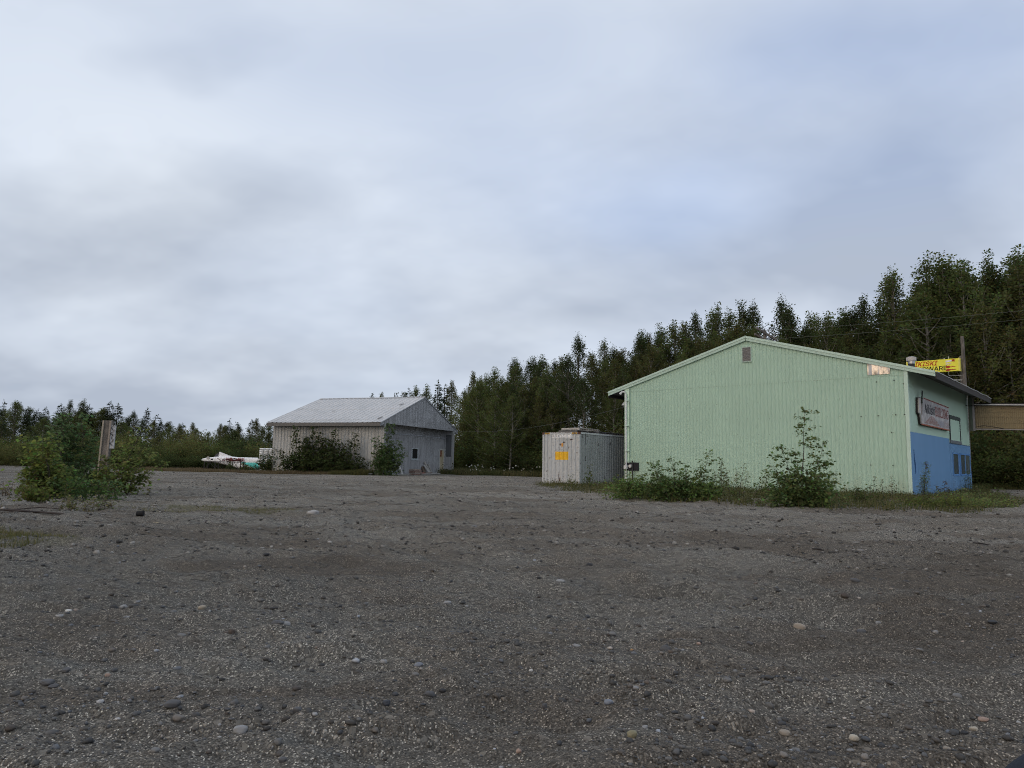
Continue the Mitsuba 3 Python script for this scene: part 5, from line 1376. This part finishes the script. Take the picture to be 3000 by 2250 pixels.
shrub('sapling', 8.15, 20.0, [(0, 0, 2.78, 0.06, 0, 0.88), (-0.15, 0.1, 1.7, -0.22, 0, 1.0), (0.2, 0, 1.9, 0.22, 0, 1.0), (0.35, 0.1, 1.3, 0.4, 0, 1.0), (-0.3, 0, 1.2, -0.35, 0, 1.0), (0.1, -0.1, 1.1, 0.05, 0, 1.0), (-0.45, 0, 0.85, -0.3, 0, 1.0), (0.5, 0, 0.8, 0.5, 0, 1.0)], 'largest sapling, standing alone in front of the middle of the green wall', 0.10, (0.141, 0.189, 0.074), seed=29, twig=0.46, leafy=0.1, cat='sapling', bush=(4284, 0.85, 0.5, 0.98), dens=0.62)
shrub('weed', 11.6, 23.6, fan(r, 7, 0.72, 0.4, 0.2, lean=0.15, ts=0.6), 'dark leafy weeds in front of the right part of the green wall', 0.07, MID, seed=30, cat='weed', bush=(308, 0.45, 0.2, 0.34))
shrub('weed', 13.3, 25.6, [(-0.3, 0, 0.85, 0.03, 0, 0.35), (0.1, 0, 0.75, -0.02, 0, 0.35), (0.4, 0, 0.8, 0.1, 0, 0.35), (0.55, 0.1, 0.6, 0.1, 0, 0.4)], 'thin stalky weeds left of the near corner of the green building', 0.06, (0.184, 0.201, 0.105), seed=31, cat='weed')
shrub('fireweed', 16.3, 28.2, [(0, 0, 1.38, 0.14, 0, 0.30), (0.08, 0.05, 1.0, 0.10, 0, 0.32), (-0.06, 0, 0.8, 0.05, 0, 0.32)], 'tall narrow fireweed in front of the blue wall', 0.11, (0.147, 0.201, 0.122), seed=32, cat='weed', width=0.14, dens=2.2)
fw = 'fireweed'
r3 = np.random.default_rng(33)
pp = np.array([16.3 + 0.14 * 1.38, 28.2, 1.38]) + np.column_stack([r3.normal(0, 0.03, 40), r3.normal(0, 0.03, 40), r3.uniform(-0.2, 0.06, 40)])
v, f, c = leaves(pp, np.tile([0, 0, -0.3], (40, 1)) + r3.normal(0, 0.6, (40, 3)), 0.045, 0.4, r3, (0.13, 0.10, 0.12))
put(num('fireweed__flower_spike'), (v, f), 'm_leaf', c)
shrub('fireweed', 24.1, 37.6, [(0, 0, 1.1, 0.0, 0, 0.32), (0.15, 0, 0.8, 0.05, 0, 0.35), (-0.12, 0, 0.7, 0, 0, 0.35)], 'shorter fireweed at the far corner of the blue wall, below the windows', 0.10, (0.136, 0.195, 0.109), seed=34, cat='weed', width=0.16, dens=2)
shrub('weed', 19.2, 31.6, [(0, 0, 0.7, 0.1, 0, 0.3), (-0.2, 0, 0.45, -0.1, 0, 0.6), (0.15, 0, 0.4, 0.1, 0, 0.6)], 'dark brown dock weed between the two fireweeds', 0.08, (0.147, 0.109, 0.066), seed=35, cat='weed')
shrub('weed', 12.3, 20.6, fan(r, 16, 0.42, 0.8, 0.5, lean=0.3, ts=0.9), 'low bright green mound of weeds at the gravel edge below the blue wall', 0.055, FRESH, seed=36, cat='weed', bush=(2100, 1.0, 0.6, 0.32))
shrub('weed', 14.2, 22.0, fan(r, 18, 0.52, 1.1, 0.6, lean=0.3, ts=0.9), 'wider green mound of weeds at the right end of the verge', 0.055, (0.179, 0.220, 0.079), seed=37, cat='weed', bush=(2660, 1.2, 0.8, 0.36))
shrub('weed', 17.2, 26.6, fan(r, 12, 0.5, 1.0, 0.7, lean=0.25, ts=0.8), 'weeds at the foot of the blue wall behind the mounds', 0.06, (0.171, 0.209, 0.086), seed=38, cat='weed', bush=(979, 1.2, 0.8, 0.30))


# ------------------------------------------------------------------ grass
def blades(name, poly, n, h, cols, label, seed, w=0.008, lean=0.45, clump=0.5, extra=None):
    r = np.random.default_rng(seed)
    P = Polygon(poly)
    x0, y0, x1, y1 = P.bounds
    pts = np.zeros((0, 2))
    while len(pts) < n:
        q = np.column_stack([r.uniform(x0, x1, n * 3), r.uniform(y0, y1, n * 3)])
        nz = meshkit.fbm(np.column_stack([q, np.full(len(q), seed * 1.7)]) * 1.4, 3, seed)
        q = q[shapely.contains_xy(P, q[:, 0], q[:, 1]) & (r.uniform(0, 1, len(q)) < np.clip((nz - clump + 0.25) * 3.0, 0.02, 1))]
        pts = np.vstack([pts, q])
    pts = pts[:n]
    nz = meshkit.fbm(np.column_stack([pts, np.full(n, seed * 3.1)]) * 0.9, 3, seed + 5)
    hh = h * r.uniform(0.35, 1.15, n) * (0.45 + 1.1 * nz)
    az = r.uniform(0, 6.28, n)
    ln = np.abs(r.normal(0, lean, n)) * hh
    base = np.column_stack([pts, gz(pts[:, 0], pts[:, 1]) - 0.01])
    side = np.column_stack([-np.sin(az), np.cos(az), np.zeros(n)]) * (w * r.uniform(0.6, 1.5, n))[:, None]
    fwd = np.column_stack([np.cos(az), np.sin(az), np.zeros(n)])
    mid = base + fwd * (ln * 0.3)[:, None] + np.array([0, 0, 1.0]) * (hh * 0.6)[:, None]
    tip = base + fwd * ln[:, None] + np.array([0, 0, 1.0]) * hh[:, None]
    v = np.stack([base - side, base + side, mid + side * 0.7, mid - side * 0.7, tip], 1).reshape(-1, 3)
    k = np.arange(n) * 5
    f = np.vstack([np.stack([k, k + 1, k + 2], 1), np.stack([k, k + 2, k + 3], 1), np.stack([k + 3, k + 2, k + 4], 1)])
    ci = np.clip(((meshkit.fbm(np.column_stack([pts, np.full(n, 9.0)]) * 0.55, 3, seed + 9) - 0.3) * 2.4 + r.normal(0, 0.22, n)), 0, 0.999) * (len(cols) - 1)
    cols = np.asarray(cols)
    lo = ci.astype(int)
    c = cols[lo] * (1 - (ci - lo))[:, None] + cols[lo + 1] * (ci - lo)[:, None]
    c = np.repeat(c * r.uniform(0.7, 1.3, (n, 1)), 5, 0)
    v, f, c = [v], [f], [c]
    if extra:
        m, lh, ls, lc = extra
        q = pts[r.integers(0, n, m)] + r.normal(0, 0.15, (m, 2))
        p3 = np.column_stack([q, gz(q[:, 0], q[:, 1]) + np.abs(r.normal(0, lh, m))])
        a, b, d = leaves(p3, r.normal(0, 1, (m, 3)) + (0, 0, 0.4), ls, 0.38, r, lc, 0.3)
        f.append(b + len(v[0])); v.append(a); c.append(d)
    put(name, (np.vstack(v), np.vstack(f)), 'm_leaf', np.vstack(c))
    lab(name, label, 'grass', kind='stuff')


YELLOW, STRAW, GRN, REDD = (0.165, 0.145, 0.062), (0.22, 0.185, 0.10), (0.098, 0.112, 0.042), (0.175, 0.130, 0.082)
front = [(1.2, 38.0), (2.0, 30.5), (3.2, 26.0), (3.9, 22.4), (6.0, 21.2), (7.6, 19.6), (9.6, 18.7), (11.8, 18.9), (13.6, 20.3), (16.0, 22.6), (18.5, 25.5), (24.5, 36.5), (24, 37.4), (17.0, 29.9), (6.6, 39.3), (5.5, 38.6), (3.6, 37.8)]
blades('verge_grass', front, 24000, 0.25, (YELLOW, GRN, STRAW, GRN), 'yellow green verge grass and small weeds along the container and the green building', 51, w=0.007, clump=0.60, extra=(15000, 0.12, 0.055, (0.060, 0.072, 0.028)))
blades('dry_grass', [(-31.5, 57.2), (-24.0, 56.6), (-18.5, 54.2), (-13.5, 53.4), (-13.0, 54.6), (-19.5, 58.0), (-24.5, 59.5), (-27.2, 61.5), (-31, 60.5)], 13000, 0.28, (REDD, REDD, STRAW, REDD), 'dry reddish grass in front of the aircraft and the left part of the shed', 52, w=0.012)
blades('shed_grass', [(-13.6, 53.2), (-10.6, 52.9), (-10.3, 54.3), (-13.0, 55.1)], 3500, 0.40, (GRN, YELLOW, GRN, YELLOW), 'greener grass at the near end of the shed wall', 53, w=0.012)
blades('bank_grass', [(-6.5, 63.5), (-3.2, 61.5), (2.4, 60.0), (6.0, 58), (9, 60), (6, 66), (1, 72), (-4.5, 80), (-6.2, 70)], 16000, 0.55, (GRN, YELLOW, STRAW, GRN), 'rough grass and weeds on the bank between the shed and the container', 54, w=0.014, extra=(9000, 0.30, 0.13, (0.052, 0.062, 0.028)))
blades('left_grass', [(-18.5, 22.5), (-13.6, 17.5), (-10.3, 14.6), (-11.8, 14.4), (-17, 18), (-20, 22)], 6000, 0.16, (STRAW, YELLOW, GRN, STRAW), 'thin dry grass on the gravel at the left edge, beside the thicket', 55, w=0.006, extra=(1200, 0.06, 0.04, (0.08, 0.075, 0.035)))
blades('near_grass', [(-8.6, 10.9), (-6.2, 9.95), (-5.55, 9.3), (-5.9, 8.6), (-6.9, 8.2), (-8.4, 8.0)], 5200, 0.10, (GRN, YELLOW, GRN, STRAW), 'small patch of short green grass on the gravel at the left edge', 56, w=0.004, lean=0.7)
blades('sparse_grass', [(-8.9, 16.2), (-5.4, 15.8), (-4.2, 15.0), (-6, 14.4), (-8.6, 15.0)], 1500, 0.06, (YELLOW, GRN, STRAW, YELLOW), 'sparse short grass coming up through the gravel left of the big pale stone', 57, w=0.004, lean=0.8)
blades('roadside_grass', [(25, 37.6), (30, 44.5), (44, 44), (46, 47), (30, 48.5), (27, 43)], 5000, 0.40, (GRN, YELLOW, GRN, GRN), 'grass along the foot of the dark hedge beyond the blue wall', 58, w=0.012, extra=(3000, 0.2, 0.10, (0.06, 0.075, 0.03)))
r = np.random.default_rng(60)       # white flower heads on the bank
n_ = 70
q = np.column_stack([r.uniform(-4, 8, n_), r.uniform(62, 68, n_)])
fl_ = [trimesh.creation.icosphere(0, 0.05 * r.uniform(0.6, 1.3)).apply_translation((x, y, float(gz(x, y)) + r.uniform(0.4, 0.9))) for x, y in q]
put('bank_flowers', fl_, 'm_matte', (0.5, 0.5, 0.46))
lab('bank_flowers', 'white flower heads scattered over the bank', 'flowers', kind='stuff')

# ------------------------------------------------------------------ stones and gravel
PAL = {'pale grey': (0.21, 0.205, 0.20), 'grey': (0.105, 0.103, 0.10), 'dark grey': (0.055, 0.055, 0.057), 'brown grey': (0.095, 0.085, 0.075), 'light grey': (0.165, 0.165, 0.165), 'black': (0.020, 0.020, 0.021), 'white': (0.34, 0.335, 0.32),
       'beige': (0.20, 0.175, 0.14), 'dark brown': (0.045, 0.036, 0.030), 'pink': (0.22, 0.16, 0.13), 'yellowish': (0.23, 0.185, 0.11), 'olive tan': (0.15, 0.135, 0.085), 'bluish grey': (0.12, 0.13, 0.15), 'bluish black': (0.030, 0.033, 0.040),
       'orange': (0.25, 0.14, 0.06), 'slate blue': (0.080, 0.090, 0.105), 'tan': (0.19, 0.165, 0.135), 'cream': (0.28, 0.25, 0.20)}


def pebble(r, w, h, sub=3):
    m = trimesh.creation.icosphere(subdivisions=sub, radius=1.0)
    v = m.vertices
    d = 0.62 + 0.55 * meshkit.noise(v * 0.9 + r.uniform(0, 50, 3), 3) + 0.12 * meshkit.noise(v * 2.3 + r.uniform(0, 50, 3), 4)
    v = np.sign(v) * np.abs(v) ** r.uniform(0.8, 1.0) * d[:, None]
    v = v / np.abs(v).max(0)
    a = r.uniform(-0.5, 0.5)
    v = v * (w / 2, w / 2 * r.uniform(0.62, 0.85), h * 0.62)
    m.vertices = np.column_stack([v[:, 0] * math.cos(a) - v[:, 1] * math.sin(a), v[:, 0] * math.sin(a) + v[:, 1] * math.cos(a), v[:, 2]])
    return m


r = np.random.default_rng(70)


def region(x, y):
    """Where on the yard, in words: how far off, and which side of the middle."""
    t = x / y
    side = 'far left' if t < -0.50 else 'left of centre' if t < -0.17 else 'centre' if t < 0.14 else 'right of centre' if t < 0.44 else 'far right'
    dist = 'nearest' if y < 2.95 else 'near' if y < 3.8 else 'middle' if y < 5.6 else 'farther' if y < 9.5 else 'farthest'
    return f'on the {dist} gravel, {side}'


names_ = []
for x, y, w, h, c in STONES:
    size = 'large' if w > 0.14 else 'flat' if w > 2.3 * h else 'round' if w < 1.45 * h else 'oval'
    names_.append(f'{size} {c} stone {region(x, y)}')
for i, (x, y, w, h, c) in enumerate(STONES):
    same = sorted((j for j in range(len(STONES)) if names_[j] == names_[i]), key=lambda j: STONES[j][0] / STONES[j][1])
    t = names_[i]
    if len(same) > 1:
        k = same.index(i)
        t += ', ' + ((('left', 'right') if len(same) == 2 else ('left', 'middle', 'right') if len(same) == 3 else ('first from left', 'second from left', 'third from left', 'fourth from left', 'fifth from left'))[k]) + ' one'
    key = num('stone')
    m = pebble(r, w, h)
    m.apply_translation((x, y, float(gz(x, y)) + h * 0.30))
    put(key, m, 'm_stone', np.array(PAL[c]) * 1.45, smooth=True)
    lab(key, t, 'stone')

# gravel: pebbles too many to count
ico = trimesh.creation.icosphere(subdivisions=1, radius=1.0)
octa = trimesh.creation.icosahedron()
n_ = 25000
rr = np.exp(r.uniform(math.log(2.3), math.log(24), n_ * 3))
tt = r.uniform(-0.72, 0.72, n_ * 3)
px, py = rr * np.sin(tt), rr * np.cos(tt)
cl = meshkit.fbm(np.column_stack([px * 0.8, py * 0.8, np.zeros_like(px)]), 3, 21)
keep = r.uniform(0, 1, n_ * 3) < np.clip((cl - 0.36) * 4, 0.10, 1) * np.clip(1.25 - rr / 30, 0.2, 1)
px, py, rr = px[keep][:n_], py[keep][:n_], rr[keep][:n_]
n_ = len(px)
sz = 0.0034 * (1 - r.uniform(0, 1, n_) * 0.985) ** -0.52 * np.clip(0.75 + rr * 0.05, 0.8, 1.7)
sz = np.minimum(sz, 0.024)
ax = r.uniform(0, 6.28, n_)
V, F = np.asarray(octa.vertices), np.asarray(octa.faces)
V = V / np.linalg.norm(V, axis=1, keepdims=True)
vv = V[None] * (1 + 0.22 * r.normal(0, 1, (n_, len(V), 1)).clip(-1.2, 1.2))
el = r.uniform(0.55, 0.95, n_)
vx, vy, vz = vv[..., 0] * sz[:, None], vv[..., 1] * (sz * el)[:, None], vv[..., 2] * (sz * r.uniform(0.4, 0.75, n_))[:, None]
ca, sa = np.cos(ax)[:, None], np.sin(ax)[:, None]
P3 = np.stack([vx * ca - vy * sa + px[:, None], vx * sa + vy * ca + py[:, None], vz + (gz(px, py) + sz * 0.22)[:, None]], -1).reshape(-1, 3)
FF = (F[None] + (np.arange(n_) * len(V))[:, None, None]).reshape(-1, 3)
tone = 0.030 + 0.115 * r.beta(1.1, 3.0, n_) + (r.uniform(0, 1, n_) > 0.94) * r.uniform(0.08, 0.22, n_)
hue = np.array([(1.0, 0.99, 0.97), (1.08, 0.97, 0.86), (0.95, 1.0, 1.08), (1.0, 1.0, 1.0), (1.15, 0.95, 0.80)])[r.choice(5, n_, p=(0.45, 0.2, 0.15, 0.15, 0.05))]
put('gravel_pebbles', (P3, FF), 'm_stone', np.repeat(tone[:, None] * hue * 1.35, len(V), 0), smooth=True)
n2 = 15000
rr2 = np.exp(r.uniform(math.log(9.0), math.log(58), n2))
tt2 = r.uniform(-0.72, 0.66, n2)
qx, qy = rr2 * np.sin(tt2), rr2 * np.cos(tt2)
ok = ~(shapely.contains_xy(Polygon([tuple(G.p(-0.3, -0.3, 0)[:2]), tuple(G.p(GW + 0.3, -0.3, 0)[:2]), tuple(G.p(GW + 0.3, GL, 0)[:2]), tuple(G.p(-0.3, GL, 0)[:2])]), qx, qy)) & (qy < np.interp(qx, EDGE_X, EDGE_Y) - 5)
qx, qy, rr2 = qx[ok], qy[ok], rr2[ok]
n2 = len(qx)
s2 = np.minimum(0.010 * (1 - r.uniform(0, 1, n2) * 0.97) ** -0.5, 0.045) * np.clip(0.8 + rr2 * 0.012, 0.8, 1.4)
vv = V[None] * (1 + 0.22 * r.normal(0, 1, (n2, len(V), 1)).clip(-1.2, 1.2))
a2 = r.uniform(0, 6.28, n2)[:, None]
vx, vy, vz = vv[..., 0] * s2[:, None], vv[..., 1] * (s2 * r.uniform(0.55, 0.95, n2))[:, None], vv[..., 2] * (s2 * r.uniform(0.45, 0.8, n2))[:, None]
P4 = np.stack([vx * np.cos(a2) - vy * np.sin(a2) + qx[:, None], vx * np.sin(a2) + vy * np.cos(a2) + qy[:, None], vz + (gz(qx, qy) + s2 * 0.25)[:, None]], -1).reshape(-1, 3)
t2 = np.where(r.uniform(0, 1, n2) < 0.45, r.uniform(0.02, 0.06, n2), 0.08 + 0.26 * r.beta(1.2, 2.2, n2))
put('gravel_stones', (P4, (F[None] + (np.arange(n2) * len(V))[:, None, None]).reshape(-1, 3)), 'm_stone', np.repeat(t2[:, None] * np.array((1.06, 1.0, 0.92)), len(V), 0), smooth=True)
lab('gravel_stones', 'scattered light and dark stones out over the gravel yard', 'gravel', kind='stuff')
lab('gravel_pebbles', 'small grey pebbles strewn over the gravel yard', 'gravel', kind='stuff')
